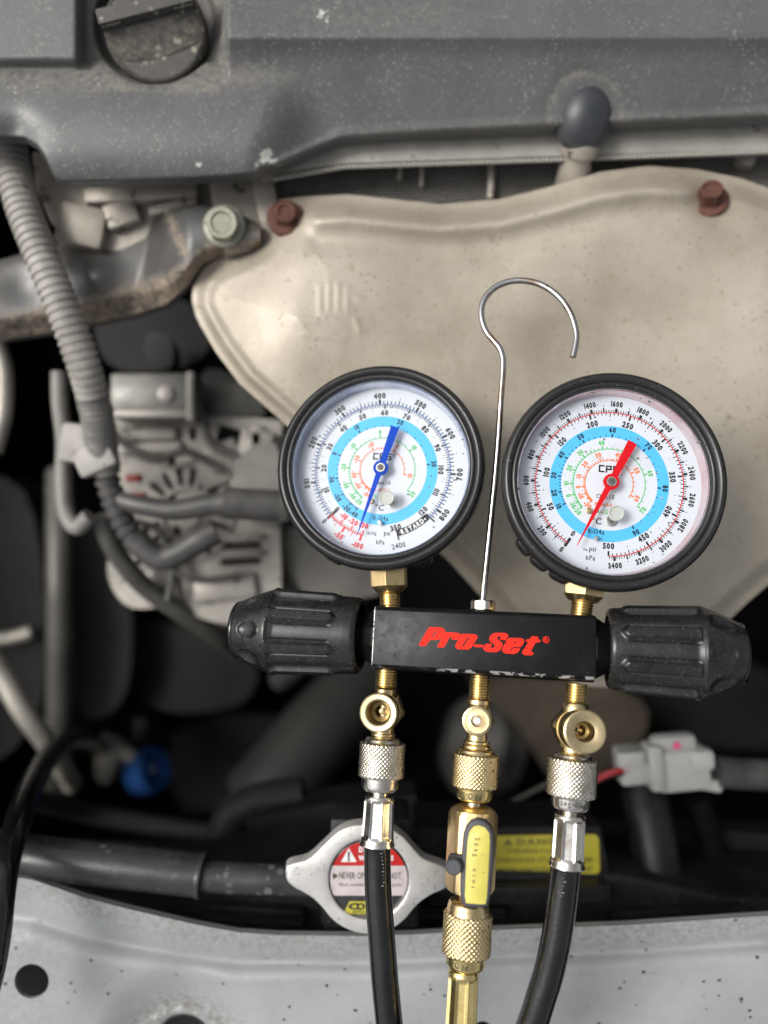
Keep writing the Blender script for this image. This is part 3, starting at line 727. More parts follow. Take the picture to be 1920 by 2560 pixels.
def collar_text(ax, s, yc_, rpx, hpx, parent, mat, wx=.8, a0=0.0, upside=True):
    """letters wrapped round a collar, a0 = angle of their centre from the front"""
    mb = MB(); h0 = ax.s_(yc_); k = ax.k(yc_); r = rpx*k + .07*mm
    def fn(x, y):
        if upside: pass
        a = PI/2 + a0 + (x/r)*(1 if upside else -1)
        hh = h0 + (y if upside else -y)
        return ax.M @ Vector((-r*math.cos(a) if False else r*math.cos(a), r*math.sin(a), hh))
    text(mb, s, hpx*k, fn, 0, wx)
    return gpart(mb=mb, name='collar_lettering', mat=mat, parent=parent, smooth=False)
# frame(...) with up=(0,0,1): local x = up x axis, local y = towards the viewer
def port(ax, y, hexr, ringr, hole, depth, turn, mat_in=None, small=False, offs=(0, 0)):
    """side port facing the viewer out of a hex block"""
    c = ax.at(y); k = ax.k(y)
    d = Matrix.Rotation(R(turn), 3, 'Y') @ Matrix.Rotation(R(offs[0]), 3, 'X') @ Vector((0, 0, 1))
    M = frame(c, d, (0, 1, 0))
    hr = hexr*k; rr = ringr*k; ho = hole*k; D_ = depth*mm
    mb = MB()
    lathe(mb, [(hr*1.0, -5*mm), (hr*1.12, -4*mm), (hr*1.12, 1.5*mm), (hr*.98, 3.2*mm)], M, 96, hexrf(hr, R(7.5)), cap1=True)
    blk = gpart('hex_block', mb, M_brass, sharp=28)
    mb = MB()
    pr = [(rr*.90, 2.5*mm), (rr*.90, D_*.52), (rr*.98, D_*.56), (rr*1.0, D_-1.1*mm), (rr*.965, D_-.35*mm), (rr*.90, D_), (max(rr*.66, ho*1.3), D_-.1*mm), (ho*1.16, D_-.5*mm), (ho, D_-2.2*mm), (ho*.98, D_-2.6*mm)]
    if small: pr = [(rr*.97, 2.5*mm), (rr, D_-1*mm), (rr*.95, D_-.35*mm), (rr*.8, D_), (rr*.78, D_-.35*mm), (rr*.62, D_-.4*mm), (ho*1.1, D_-.3*mm), (ho, D_-.8*mm), (ho*.95, D_-3*mm)]
    lathe(mb, pr, M, 72, cap0=False, cap1=small)
    pt = gpart('service_port', mb, M_brass, sharp=30)
    if small:
        mb = MB(); lathe(mb, [(ho*.8, D_-3*mm), (ho*.8, D_-1.6*mm), (ho*.7, D_-1.3*mm)], M, 24, cap0=False)
        bbox(mb, (ho*.5, ho*1.3, .5*mm), M @ Matrix.Translation((0, 0, D_-1.1*mm)), .1*mm, 1); gpart('valve_core', mb, M_steel, pt)
    else:
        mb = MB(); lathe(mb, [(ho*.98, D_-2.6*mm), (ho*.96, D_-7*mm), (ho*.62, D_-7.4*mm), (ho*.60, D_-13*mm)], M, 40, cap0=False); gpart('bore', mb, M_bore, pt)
        mb = MB(); lathe(mb, [(ho*.30, D_-12.9*mm), (ho*.28, D_-8.6*mm), (ho*.12, D_-8.4*mm)], M, 24, cap0=False); gpart('valve_core', mb, M_brass_k, pt)
    return blk
def body_fitting(ax, yt0, yt1, rt, pr2):
    mb = MB(); k = ax.k(yt0); thread(mb, rt*k/mm, ax.s_(yt0)/mm - 3, ax.s_(yt1)/mm, ax.M)
    gpart('threaded_fitting', mb, M_brass, sharp=25)
    mb = MB(); lathe(mb, ax.prof(pr2), ax.M, 48); gpart('fitting_tube', mb, M_brass, sharp=30)
axL = Axis((966, 1690), (946, 2050), ZF); axM = Axis((1200, 1703), (1163, 2430), ZF); axR = Axis((1441, 1727), (1421, 2100), ZF)
body_fitting(axL, 1692, 1722, 28, [(1722, 29), (1724, 26), (1738, 25), (1800, 26), (1818, 26), (1832, 27), (1834, 31), (1838, 31), (1841, 28), (1848, 31), (1851, 31), (1856, 28)])
body_fitting(axM, 1706, 1748, 27, [(1747, 28), (1750, 31), (1760, 31), (1763, 27), (1835, 26), (1850, 27), (1853, 33), (1858, 34), (1862, 30), (1864, 36), (1869, 36), (1872, 33), (1880, 33)])
body_fitting(axR, 1728, 1758, 29, [(1757, 29), (1760, 31), (1775, 33), (1790, 33), (1860, 32), (1880, 31), (1884, 36), (1890, 36), (1896, 30)])
port(axL, 1776, 44, 47, 25, 15.5, 0.5, offs=(-0.5, 0))
port(axM, 1798, 36, 37, 13, 9.5, 0, small=True)
port(axR, 1822, 50, 52, 21, 17.5, 10, offs=(-2, 0))

def hthing(name, label, ax, y, group=None): return thing(name, label, 'hose', MA @ ax.at(y), ROT, group)
def quick(ax, th, prk, mk, mc, y_txt, txt, **k):
    pass
GRP = 'charging hoses screwed to the manifold'
# left hose
hL = hthing('charging_hose', 'black charging hose under the blue needle gauge, running down over the radiator cap', axL, 1850, GRP)
mb = MB(); knurl(mb, axL, 1856, 1942, 58); lathe(mb, axL.prof([(1844, 34), (1845, 41), (1850, 44), (1855, 45), (1858, 50)]), axL.M, 64, cap0=True, cap1=False)
nu = part('knurled_nut', mb, M_nickel_k, hL, xf=MA, sharp=60)
mb = MB(); lathe(mb, axL.prof([(1940, 49), (1944, 48), (1950, 47.5), (1966, 46.5), (1973, 44), (1977, 39), (1977.5, 20)]), axL.M, 64, cap0=False, cap1=False); collar = part('collar', mb, M_nickel, hL, xf=MA, sharp=60)
mb = MB(); lathe(mb, axL.prof([(1970, 22), (1992, 22)]), axL.M, 32); part('stem', mb, M_nickel, hL, xf=MA)
mb = MB(); ferrule(mb, axL, 1989, 2112, 38, 42, rot=R(22.5)); part('ferrule', mb, M_nickel, hL, xf=MA, sharp=50)
def hose_tube(th, pts, rmm, mat=M_hose):
    mb = MB(); tube(mb, pts, rmm*mm, 32, 8); return part('rubber_tube', mb, mat, th, xf=MA, sharp=80)
def dz(i, n, z0, z1): return z0 + (z1-z0)*i/(n-1)
pp = [(944, 2100), (943, 2136), (946, 2239), (954, 2343), (962, 2447), (971, 2540), (983, 2650), (1000, 2800)]
tL = hose_tube(hL, [L(x, y, ZF - i*1.2*mm) for i, (x, y) in enumerate(pp)], 5.55)
# right hose
hR = hthing('charging_hose', 'black charging hose under the red needle gauge, curving left over the painted panel', axR, 1890, GRP)
mb = MB(); knurl(mb, axR, 1895, 1989, 62.5); lathe(mb, axR.prof([(1883, 38), (1884, 44), (1889, 47), (1894, 48), (1897, 54)]), axR.M, 64, cap0=True, cap1=False)
nuR = part('knurled_nut', mb, M_nickel_k, hR, xf=MA, sharp=60)
mb = MB(); lathe(mb, axR.prof([(1988, 52), (1992, 49), (1996, 48), (2013, 47), (2020, 44), (2024, 39), (2024.5, 18)]), axR.M, 64, cap0=False, cap1=False); colR = part('collar', mb, M_nickel, hR, xf=MA, sharp=60)
mb = MB(); lathe(mb, axR.prof([(2016, 21), (2040, 21)]), axR.M, 32); part('stem', mb, M_nickel, hR, xf=MA)
mb = MB(); ferrule(mb, axR, 2036, 2166, 40, 42, rot=R(22.5)); part('ferrule', mb, M_nickel, hR, xf=MA, sharp=50)
pp = [(1418, 2155), (1413, 2185), (1403, 2268), (1389, 2356), (1371, 2434), (1352, 2495), (1331, 2560), (1300, 2640), (1240, 2780)]
tR = hose_tube(hR, [L(x, y, ZF - i*1.0*mm) for i, (x, y) in enumerate(pp)], 5.9)
# middle hose with its ball valve
hM = hthing('charging_hose', 'brass fitted charging hose in the middle, with a yellow faced shut off lever', axM, 1885, GRP)
mb = MB(); knurl(mb, axM, 1884, 1967, 57.5); lathe(mb, axM.prof([(1872, 34), (1872.5, 43), (1877, 46), (1882, 46), (1886, 52)]), axM.M, 64, cap0=True, cap1=False)
part('knurled_nut', mb, M_brass_k, hM, xf=MA, sharp=60)
mb = MB(); lathe(mb, axM.prof([(1965, 50), (1969, 47), (1973, 46), (1990, 45), (1997, 42), (2002, 36), (2002.5, 18)]), axM.M, 64, cap0=False, cap1=False); colM = part('collar', mb, M_brass_b, hM, xf=MA, sharp=60)
mb = MB(); lathe(mb, axM.prof([(1996, 19), (2020, 19)]), axM.M, 32); part('stem', mb, M_nickel, hM, xf=MA)
k = axM.k(2100); s0, s1 = axM.s_(2013), axM.s_(2232)
mb = MB(); lathe(mb, [(36*k, s0), (46*k, s0+.7*mm), (55*k, s0+1.7*mm), (63*k, s0+3.4*mm), (63*k, s1-2.6*mm), (56*k, s1-1.0*mm), (38*k, s1)], axM.M, 96, hexrf(53.5*k, R(0)))
lathe(mb, [(24*k, s1-1*mm), (24*k, s1+3*mm), (33*k, s1+3.1*mm), (36*k, s1+4.2*mm), (36*k, s1+5*mm)], axM.M, 48)
vb_ = part('valve_body', mb, M_brass_v, hM, xf=MA, sharp=28)
zh = ZF + 53.5*k + 3.2*mm
def H2(pts, z): return [L(x, y, z) for x, y in pts]
out_h = [(1155, 2262), (1150, 2230), (1151, 2180), (1155, 2120), (1158, 2085), (1165, 2065), (1178, 2051), (1195, 2047), (1213, 2052), (1226, 2066), (1233, 2085), (1234, 2120), (1230, 2180), (1226, 2235), (1222, 2262), (1214, 2269), (1190, 2271), (1165, 2269)]
pl = [(q.x, q.y) for q in H2(out_h, zh)]
mb = MB(); prism(mb, pl, zh-4.2*mm, zh, TX, 1.0*mm, 3)
hd = part('lever', mb, M_handle, hM, xf=MA, sharp=45)
yl = [(1165, 2258), (1162, 2240), (1165, 2160), (1169, 2100), (1174, 2078), (1184, 2066), (1197, 2063), (1212, 2068), (1223, 2082), (1225, 2105), (1221, 2180), (1217, 2245), (1214, 2260), (1200, 2261)]
mb = MB(); prism(mb, [(q.x, q.y) for q in H2(yl, zh)], zh-.4*mm, zh+.15*mm, TX, .1*mm, 1); yf = part('yellow_face', mb, M_ytag, hd, xf=MA)
sq = MB()
for (x, y, s, ch_) in ((1194, 2098, 15, 'S'), (1193, 2112, 14, 'p'), (1192, 2126, 15, 'a'), (1190, 2138, 14, 'g'), (1188, 2175, 14, 'e'), (1187, 2190, 13, 'c'), (1186, 2204, 13, 'w'), (1184, 2218, 12, 's')):
    kk_ = 1.0; text(sq, ch_, s*.95, lambda a, b: L(x + b*.9, y + a*1.0, zh+.22*mm), 0, .8)
part('scribble', sq, M_brownink, hd, xf=MA, smooth=False)
pv = L(1139, 2152, ZF + 30*k)
mb = MB(); lathe(mb, [(2.9*mm, -4*mm), (3.2*mm, 0), (3.2*mm, 10.6*mm), (2.6*mm, 11.4*mm)], frame(Vector((pv.x, pv.y, ZF+20*k)), (0, 0, 1)), 24)
bbox(mb, (8*mm, 5*mm, 3.6*mm), Matrix.Translation((pv.x+2.5*mm, pv.y+1.2*mm, zh-2.6*mm)), 1*mm, 2)
part('lever_pivot', mb, M_handle, hd, xf=MA)
mb = MB(); knurl(mb, axM, 2280, 2384, 61, 30, 1.0, .5, diamonds=True); lathe(mb, axM.prof([(2250, 30), (2251, 46), (2258, 50), (2262, 50), (2266, 52), (2274, 53), (2282, 55)]), axM.M, 64, cap0=True, cap1=False)
part('knurled_nut', mb, M_brass_k, hM, xf=MA, sharp=60)
mb = MB(); lathe(mb, axM.prof([(2382, 56), (2386, 51), (2390, 50), (2408, 49), (2414, 47), (2419, 40), (2419.5, 20)]), axM.M, 64, cap0=False, cap1=False); colM2 = part('collar', mb, M_brass_b, hM, xf=MA, sharp=60)
mb = MB(); lathe(mb, axM.prof([(2412, 21), (2440, 21)]), axM.M, 32); part('stem', mb, M_brass, hM, xf=MA)
axF = Axis((1160, 2425), (1150, 2620), ZF)
mb = MB(); ferrule(mb, axF, 2424, 2610, 39, 41, rot=R(22.5), k=1.4); part('ferrule', mb, M_brass_b, hM, xf=MA, sharp=50)
hose_tube(hM, [L(1150, 2600, ZF), L(1148, 2680, ZF), L(1144, 2800, ZF)], 5.5)
collar_text(axM, 'PRO-SET', 1984, 45.5, 15, colM, M_lblink, a0=R(18)); collar_text(axM, 'PRO-SET', 2399, 49.8, 15, colM2, M_lblink, a0=R(30))
collar_text(axR, 'Pro-Set', 2006, 47.8, 14, colR, M_lblink, a0=R(-5), wx=.95); collar_text(axL, '. . .', 1958, 47.3, 12, collar, M_lblink, a0=R(0))

def hose_marks(th, pts_, rmm, n, seed):
    r_ = random.Random(seed); mb = MB()
    for k in range(n):
        t = k/(n-1); i = min(len(pts_)-2, int(t*(len(pts_)-1))); f = t*(len(pts_)-1)-i
        x = pts_[i][0]*(1-f)+pts_[i+1][0]*f; y = pts_[i][1]*(1-f)+pts_[i+1][1]*f
        c = L(x, y, ZF + rmm*mm*.995 + .12*mm); w_, h_ = r_.uniform(.2, .9)*mm, r_.uniform(.15, .6)*mm
        c.x += r_.uniform(-.6, .6)*mm
        bm = bmesh.new(); q = [bm.verts.new((c.x+a*w_+b*.3*w_, c.y+b*h_, c.z)) for a, b in ((-.5, -.5), (.5, -.3), (.4, .5), (-.5, .3))]; bm.faces.new(q); from_bm(mb, bm)
    part('printed_marks', mb, M_dash, th, xf=MA, smooth=False)
hose_marks(hL, [(957, 2125), (956, 2170), (957, 2215)], 5.55, 11, 3)
hose_marks(hR, [(1412, 2185), (1409, 2215), (1404, 2240)], 5.9, 7, 4)

# ================================================================== ENGINE BAY
def wbox(mb, px, py, z, sx, sy, sz, rot=0.0, bevel=1.0, tilt=(0, 0)):
    """box whose top-centre is seen at px,py; sizes in mm"""
    M = Matrix.Translation(P(px, py, z)) @ Matrix.Rotation(R(rot), 4, 'Z') @ Matrix.Rotation(R(tilt[0]), 4, 'X') @ Matrix.Rotation(R(tilt[1]), 4, 'Y') @ Matrix.Translation((0, 0, -sz*mm/2))
    return bbox(mb, (sx*mm, sy*mm, sz*mm), M, bevel*mm, 2)
def ppoly(mb, pts, z, thick, bevel=0.0, M=None, n=0, seg=2):
    if n: pts = smooth_poly(pts, n)
    q = [P(x, y, z) for x, y in pts]
    return prism(mb, [(a.x, a.y) for a in q], z - thick*mm, z, TX, bevel*mm, seg)
def ptube(mb, pts, r, seg=20, sub=6, **k): return tube(mb, [P(*p) for p in pts], (r*mm if not callable(r) else r), seg, sub, **k)
def set_attr(o, name, vals):
    a = o.data.attributes.new(name, 'FLOAT', 'POINT'); a.data.foreach_set('value', np.asarray(vals, dtype=np.float32))
def height_mesh(xs, ytop, ybot, rows, zf, skirt=None, power=1.0):
    """sheet over columns xs between the two outlines; zf(X, Y) -> z (m)"""
    xs = np.asarray(xs, float); v = np.linspace(0, 1, rows)**power
    X = np.repeat(xs[None, :], rows, 0); Y = ytop(xs)[None, :] + v[:, None]*(ybot(xs)-ytop(xs))[None, :]
    Z = zf(X, Y); s = (H-Z)/FPX
    return np.stack([(X-960)*s, (1280-Y)*s, Z], -1), X, Y
def grid_mb(V, skirt_mm=0, sides=('bottom',)):
    r, c, _ = V.shape; mb = MB()
    fs = [(i*c+j, (i+1)*c+j, (i+1)*c+j+1, i*c+j+1) for i in range(r-1) for j in range(c-1)]
    mb.add(V.reshape(-1, 3), fs)
    if skirt_mm:
        def sk(idx):
            base = [V.reshape(-1, 3)[i] for i in idx]; n = len(base)
            lo = [(p[0], p[1], p[2]-skirt_mm*mm) for p in base]
            mb.add(base+lo, [(i, i+n, i+1+n, i+1) for i in range(n-1)])
        if 'bottom' in sides: sk([(r-1)*c+j for j in range(c)])
        if 'top' in sides: sk([j for j in range(c)][::-1])
        if 'left' in sides: sk([i*c for i in range(r)])
        if 'right' in sides: sk([i*c+c-1 for i in range(r)][::-1])
    return mb

# ---- the dark bay itself
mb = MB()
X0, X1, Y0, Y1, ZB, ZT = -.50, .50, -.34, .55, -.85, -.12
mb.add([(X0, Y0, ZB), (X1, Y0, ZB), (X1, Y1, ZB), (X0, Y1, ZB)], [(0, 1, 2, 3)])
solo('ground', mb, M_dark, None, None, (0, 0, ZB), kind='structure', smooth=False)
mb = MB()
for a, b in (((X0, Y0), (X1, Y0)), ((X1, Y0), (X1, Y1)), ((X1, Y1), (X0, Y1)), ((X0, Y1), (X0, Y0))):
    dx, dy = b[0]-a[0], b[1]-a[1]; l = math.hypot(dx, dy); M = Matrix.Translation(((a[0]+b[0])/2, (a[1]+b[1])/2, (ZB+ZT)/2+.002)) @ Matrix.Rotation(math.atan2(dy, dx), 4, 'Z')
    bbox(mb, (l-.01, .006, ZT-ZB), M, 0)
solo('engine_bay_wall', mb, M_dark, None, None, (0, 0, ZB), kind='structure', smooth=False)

# ---- engine cover
yb = lambda x: np.interp(x, [-500, 0, 62, 95, 115, 130, 142, 160, 300, 470, 560, 640, 700, 770, 850, 1000, 1380, 1920, 2600], [350, 350, 352, 372, 400, 430, 452, 462, 460, 453, 448, 440, 425, 392, 358, 346, 326, 303, 280])
yt = lambda x: np.full_like(np.asarray(x, float), -420.0)
xs = np.concatenate([np.linspace(-500, -20, 30), np.arange(-12, 1000, 5), np.arange(1004, 1940, 10), np.linspace(1960, 2600, 30)])
CAPC = (388, 62)
def zcover(X, Y):
    dsk = yb(X) - Y
    roll = 17*np.sqrt(np.clip(1 - ((Y-318)/165)**2, 0, 1))
    roll = roll*(1-sstep(640, 850, X + .35*(Y-300)))
    top = 21*(1-np.clip((Y-95)/270, 0, 1)**.9) + 2.0*np.exp(-((Y-85)/40)**2) - 3.5*(1-sstep(-60, 50, Y))
    topl = 15*(1-sstep(140, 205, Y))
    right = sstep(545, 572, X)
    leftb = 1-sstep(185, 225, X)
    fl = 6.0*(1-sstep(120, 230, Y))
    t = top*right + (1-right)*(topl*leftb + fl*(1-leftb)*0.2)
    h = np.logaddexp(roll/2.2, t/2.2)*2.2
    # nub
    e = ((X-1462)/82)**2 + ((Y-290)/102)**2
    h = h - .5*np.exp(-((e-1.2)/.35)**2)
    # well round the oil cap
    rr = np.hypot(X-CAPC[0], (Y-CAPC[1]))
    h = h - 16*(1-sstep(140, 158, rr))
    h = h - 6*(1-sstep(0, 14, dsk))**2
    h = h - 5.0*np.exp(-(((X-38)/50)**2 + ((Y-345)/60)**2))
    h = h + 1.6*np.exp(-(dsk-22)**2/90.)*(X > 640)
    return -.066 + h*mm
V, X, Y = height_mesh(xs, yt, yb, 150, zcover, power=.62)
mb = grid_mb(V, 3.5, ('bottom',))
cv = solo('engine_cover', mb, M_cover, 'dusty dark grey plastic engine cover across the top, oil cap set into it', 'engine cover', (0, .25, -.06), sharp=80)
dust = (.8*np.exp(-((Y-195-8*np.sin(X/60))/30)**2)*(1-sstep(560, 820, X)) + .2*np.exp(-((Y-40)/50)**2)*sstep(600, 800, X)*(1-sstep(1000, 1300, X)) + .12 + .8*((X > 215) & (X < 560) & (Y < 230)) + .9*np.exp(-((np.sqrt(((X-1462)/82)**2+((Y-290)/102)**2)-1.08)/.09)**2)
        + .5*np.exp(-((yb(X)-Y-14)/9)**2)*(X > 900) + .6*np.exp(-((X-560)/10)**2)*(Y < 170))
dv = np.clip(dust, 0, 1).reshape(-1); full = np.zeros(len(cv.data.vertices)); full[:dv.size] = dv
set_attr(cv, 'dust', full)
sp_ = sum(a_*np.exp(-(((X-x_)/r_)**2 + ((Y-y_)/q_)**2)) for x_, y_, r_, q_, a_ in ((663, 388, 26, 24, 1.1), (498, 411, 16, 9, .9), (805, 38, 26, 26, .8), (690, 410, 14, 10, .7), (470, 250, 60, 30, .35), (60, 220, 90, 26, .5), (230, 205, 60, 24, .5), (580, 170, 120, 18, .35)))
full2 = np.zeros(len(cv.data.vertices)); full2[:dv.size] = np.clip(sp_, 0, 1).reshape(-1); set_attr(cv, 'splat', full2)
mb = MB(); bm = bmesh.new(); bmesh.ops.create_uvsphere(bm, u_segments=40, v_segments=24, radius=1.0)
MN = Matrix.Translation(P(1460, 292, -.066)) @ Matrix.Rotation(R(-6), 4, 'Z') @ Matrix.Rotation(R(10), 4, 'X')
for v in bm.verts:
    v.co = Vector((v.co.x*14.2*mm*(1 - .10*v.co.y), v.co.y*17.6*mm, v.co.z*12*mm))
from_bm(mb, bm, MN); solo('rubber_bump_cover', mb, M_nub, 'dark egg shaped rubber bump on the lower edge of the engine cover', 'rubber cover', P(1460, 292, -.075), sharp=180)
# rubber moulding in front of the nub, and the stud below it
mb = MB(); lathe(mb, [(8.6*mm, -14*mm), (8.6*mm, 0), (7.5*mm, 4*mm), (7.4*mm, 8*mm), (10*mm, 9*mm), (10*mm, 16*mm), (9*mm, 18*mm)], frame(P(1438, 418, -.082), Vector((.03, .55, .7))), 32)
solo('coil_stud', mb, M_cast, 'stubby grey metal post under the rounded bump of the engine cover', 'post', P(1438, 400, -.09))
# oil cap
oc = thing('oil_cap', 'grimy black oil filler cap with a raised grip bar, top left', 'oil cap', P(*CAPC, -.068))
CM = Matrix.Translation(P(CAPC[0]-3, CAPC[1]+8, -.055)) @ Matrix.Rotation(R(10), 4, 'X')
mb = MB(); lathe(mb, [(24.6*mm, -12*mm), (24.9*mm, -1.2*mm), (24.3*mm, -.3*mm), (23.4*mm, 0), (22.8*mm, -.5*mm), (8*mm, -.2*mm)], CM, 96, cap0=False)
cd = part('cap_disc', mb, M_capp, oc, sharp=40); set_attr(cd, 'dust', [.35]*len(cd.data.vertices))
GM = CM @ Matrix.Rotation(R(13), 4, 'Z')
bm = bmesh.new()
# grip bar: rectangular crown with a curved foot on the near side
ny = 40; prf = []
L_, hb = 23.5, 9.5
vs_ = []
for i in range(ny+1):
    x = -L_ + 2*L_*i/ny; foot = -4.5 - 7.5*math.sqrt(max(0, 1-(x/L_)**2))*.9 - 2.0
    row = [(x, 13.5, 0), (x, 10.2, hb*.93), (x, 9.8, hb), (x, 3.4, hb), (x, 3.0, hb*.95), (x, 1.5, hb*.5), (x, foot*.55, 1.8), (x, foot, .1)]
    vs_.append([bm.verts.new((a*mm, b*mm, c*mm)) for a, b, c in row])
for i in range(ny):
    for j in range(7): bm.faces.new((vs_[i][j], vs_[i][j+1], vs_[i+1][j+1], vs_[i+1][j]))
bm.faces.new([q for q in vs_[0]][::-1]); bm.faces.new(vs_[-1])
bmesh.ops.recalc_face_normals(bm, faces=bm.faces[:])
mb = MB(); from_bm(mb, bm, GM); gb = part('grip_bar', mb, M_capp, oc, sharp=28)
g_at = [(.9 if abs((GM.inverted() @ (MATW[oc] @ v.co)).z) < 2.2*mm else .15) for v in gb.data.vertices]; set_attr(gb, 'dust', g_at)
for s in list(range(-22, -13)) + list(range(14, 23)):
    mb = MB(); bbox(mb, (.7*mm, 1.0*mm, 6*mm), GM @ Matrix.Translation((s*mm, 2.7*mm, 6.2*mm)) @ Matrix.Rotation(R(14), 4, 'X'), .15*mm, 1); o = part('grip_ridge', mb, M_capp, oc); set_attr(o, 'dust', [.5]*len(o.data.vertices))

# ---- cylinder head strips beneath the cover
mb = MB(); ppoly(mb, [(80, 380), (660, 380), (720, 470), (700, 560), (640, 600), (300, 640), (130, 560), (90, 470)], -.098, 25, 2)
wbox(mb, 350, 480, -.088, 60, 8, 10, 3, 1.5); wbox(mb, 200, 560, -.09, 26, 22, 10, -12, 2); wbox(mb, 585, 500, -.086, 24, 30, 12, 8, 2)
wbox(mb, 300, 530, -.09, 18, 14, 8, 20, 2); wbox(mb, 430, 512, -.089, 26, 5, 8, 14, 1); wbox(mb, 660, 480, -.085, 12, 40, 12, 12, 2)
solo('cylinder_head', mb, M_cast, 'stained cast aluminium cylinder head edge under the engine cover, left', 'cylinder head', P(400, 500, -.11))
mb = MB()
ppoly(mb, [(640, 400), (860, 335), (1390, 305), (2100, 280), (2100, 368), (1390, 390), (860, 408), (700, 432), (650, 450)], -.0755, 8, 1)
solo('head_flange', mb, M_lcast, 'long pale aluminium flange running just below the engine cover edge', 'flange', P(1400, 350, -.1))
ch = thing('gasket_strip', 'corrugated bead of small metal beads along the engine cover edge', 'gasket strip', P(1300, 390, -.1))
mb0 = MB(); lathe(mb0, [(.9*mm, -1*mm), (1.35*mm, 0), (1.2*mm, .9*mm), (.6*mm, 1.4*mm)], Matrix(), 10)
first = None
for i in range(110):
    x = 690 + i*11.5; y = float(np.interp(x, [690, 860, 1390, 2000], [448, 418, 400, 377])); loc = P(x, y, -.0765)
    if first is None: first = part('bead', mb0, M_lcast, ch, xf=Matrix.Translation(loc), loc=loc-Vector(MATW[ch].translation), smooth=True); continue
    o = first.copy(); C.objects.link(o); o.parent = ch; o.location = loc - Vector(MATW[ch].translation)
# dark mesh heat wrap below
mw = thing('woven_heat_wrap', 'dark woven metal mesh in the gap between engine cover and heat shield', 'heat wrap', P(1100, 440, -.12))
mb = MB(); ppoly(mb, [(640, 420), (860, 395), (2100, 350), (2100, 520), (1300, 560), (660, 560)], -.097, 4)
part('backing', mb, M_black, mw)
mb = MB()
for j in range(9):
    for i in range(160):
        x = 670 + i*8.4 + (j % 2)*4.2; y = float(np.interp(x, [640, 860, 2100], [440, 418, 375])) + 16 + j*9.5
        c = P(x, y, -.0965); q = .72*mm
        lathe(mb, [(q, 0), (q*.75, q), (q*.2, q*1.3)], Matrix.Translation(c), 6, cap0=False)
part('mesh_weave', mb, M_lcast, mw, kind='stuff')
for x, y, l in ((1228, 455, 85), (1055, 440, 55), (1000, 430, 40)):
    mb = MB(); ptube(mb, [(x, y-l/2, -.092), (x, y, -.092), (x-2, y+l/2, -.092)], 2.0 if l > 60 else 1.3, 12); 
    if l > 60: lathe(mb, [(2.8*mm, 0), (2.8*mm, 2*mm), (1.8*mm, 3*mm)], Matrix.Translation(P(x-2, y+l/2, -.10)), 16)
    solo('metal_pin', mb, M_cast, {85: 'thickest upright metal pin in the mesh gap above the heat shield', 55: 'thin metal pin second from the left in the mesh gap', 40: 'leftmost short metal pin in the mesh gap'}[l], 'pin', P(x, y, -.11), group='pins in the mesh gap')
for px_, py_, z_, lb in ((1370, 365, -.086, 'small pale lug left of the grey post under the cover'), (1865, 400, -.095, 'rough grey lug right of the post, behind the heat shield edge')):
    mb = MB(); lathe(mb, [(5.2*mm, -6*mm), (5.5*mm, 0), (4*mm, 3*mm), (2*mm, 4*mm)], frame(P(px_, py_, z_), (.2, -.2, 1)), 20); solo('mounting_lug', mb, M_cast, lb, 'lug', P(px_, py_, z_-.005))

# ---- heat shield
hst = lambda x: np.interp(x, [480, 484, 494, 510, 560, 620, 645, 658, 664, 672, 700, 750, 870, 1000, 1100, 1250, 1390, 1500, 1620, 1740, 1850, 1920, 2100], [738, 716, 696, 668, 640, 615, 600, 580, 550, 515, 500, 492, 486, 500, 510, 498, 463, 430, 415, 423, 445, 470, 540])
hsb = lambda x: np.interp(x, [480, 486, 500, 540, 600, 700, 850, 1000, 1120, 1210, 1330, 1450, 1560, 1650, 1750, 1817, 1870, 1920, 2100], [752, 782, 812, 880, 960, 1048, 1190, 1300, 1400, 1500, 1640, 1715, 1720, 1690, 1612, 1555, 1505, 1462, 1330])
oxs = np.linspace(480, 2100, 260); OUT = np.concatenate([np.stack([oxs, hst(oxs)], 1), np.stack([oxs, hsb(oxs)], 1)])
for q in np.linspace(0, 1, 12): OUT = np.vstack([OUT, [[480, 705+17*q]]])
def segd(X, Y, a, b):
    ax_, ay_ = a; bx_, by_ = b; t = np.clip(((X-ax_)*(bx_-ax_)+(Y-ay_)*(by_-ay_))/((bx_-ax_)**2+(by_-ay_)**2), 0, 1)
    return np.hypot(X-ax_-t*(bx_-ax_), Y-ay_-t*(by_-ay_))
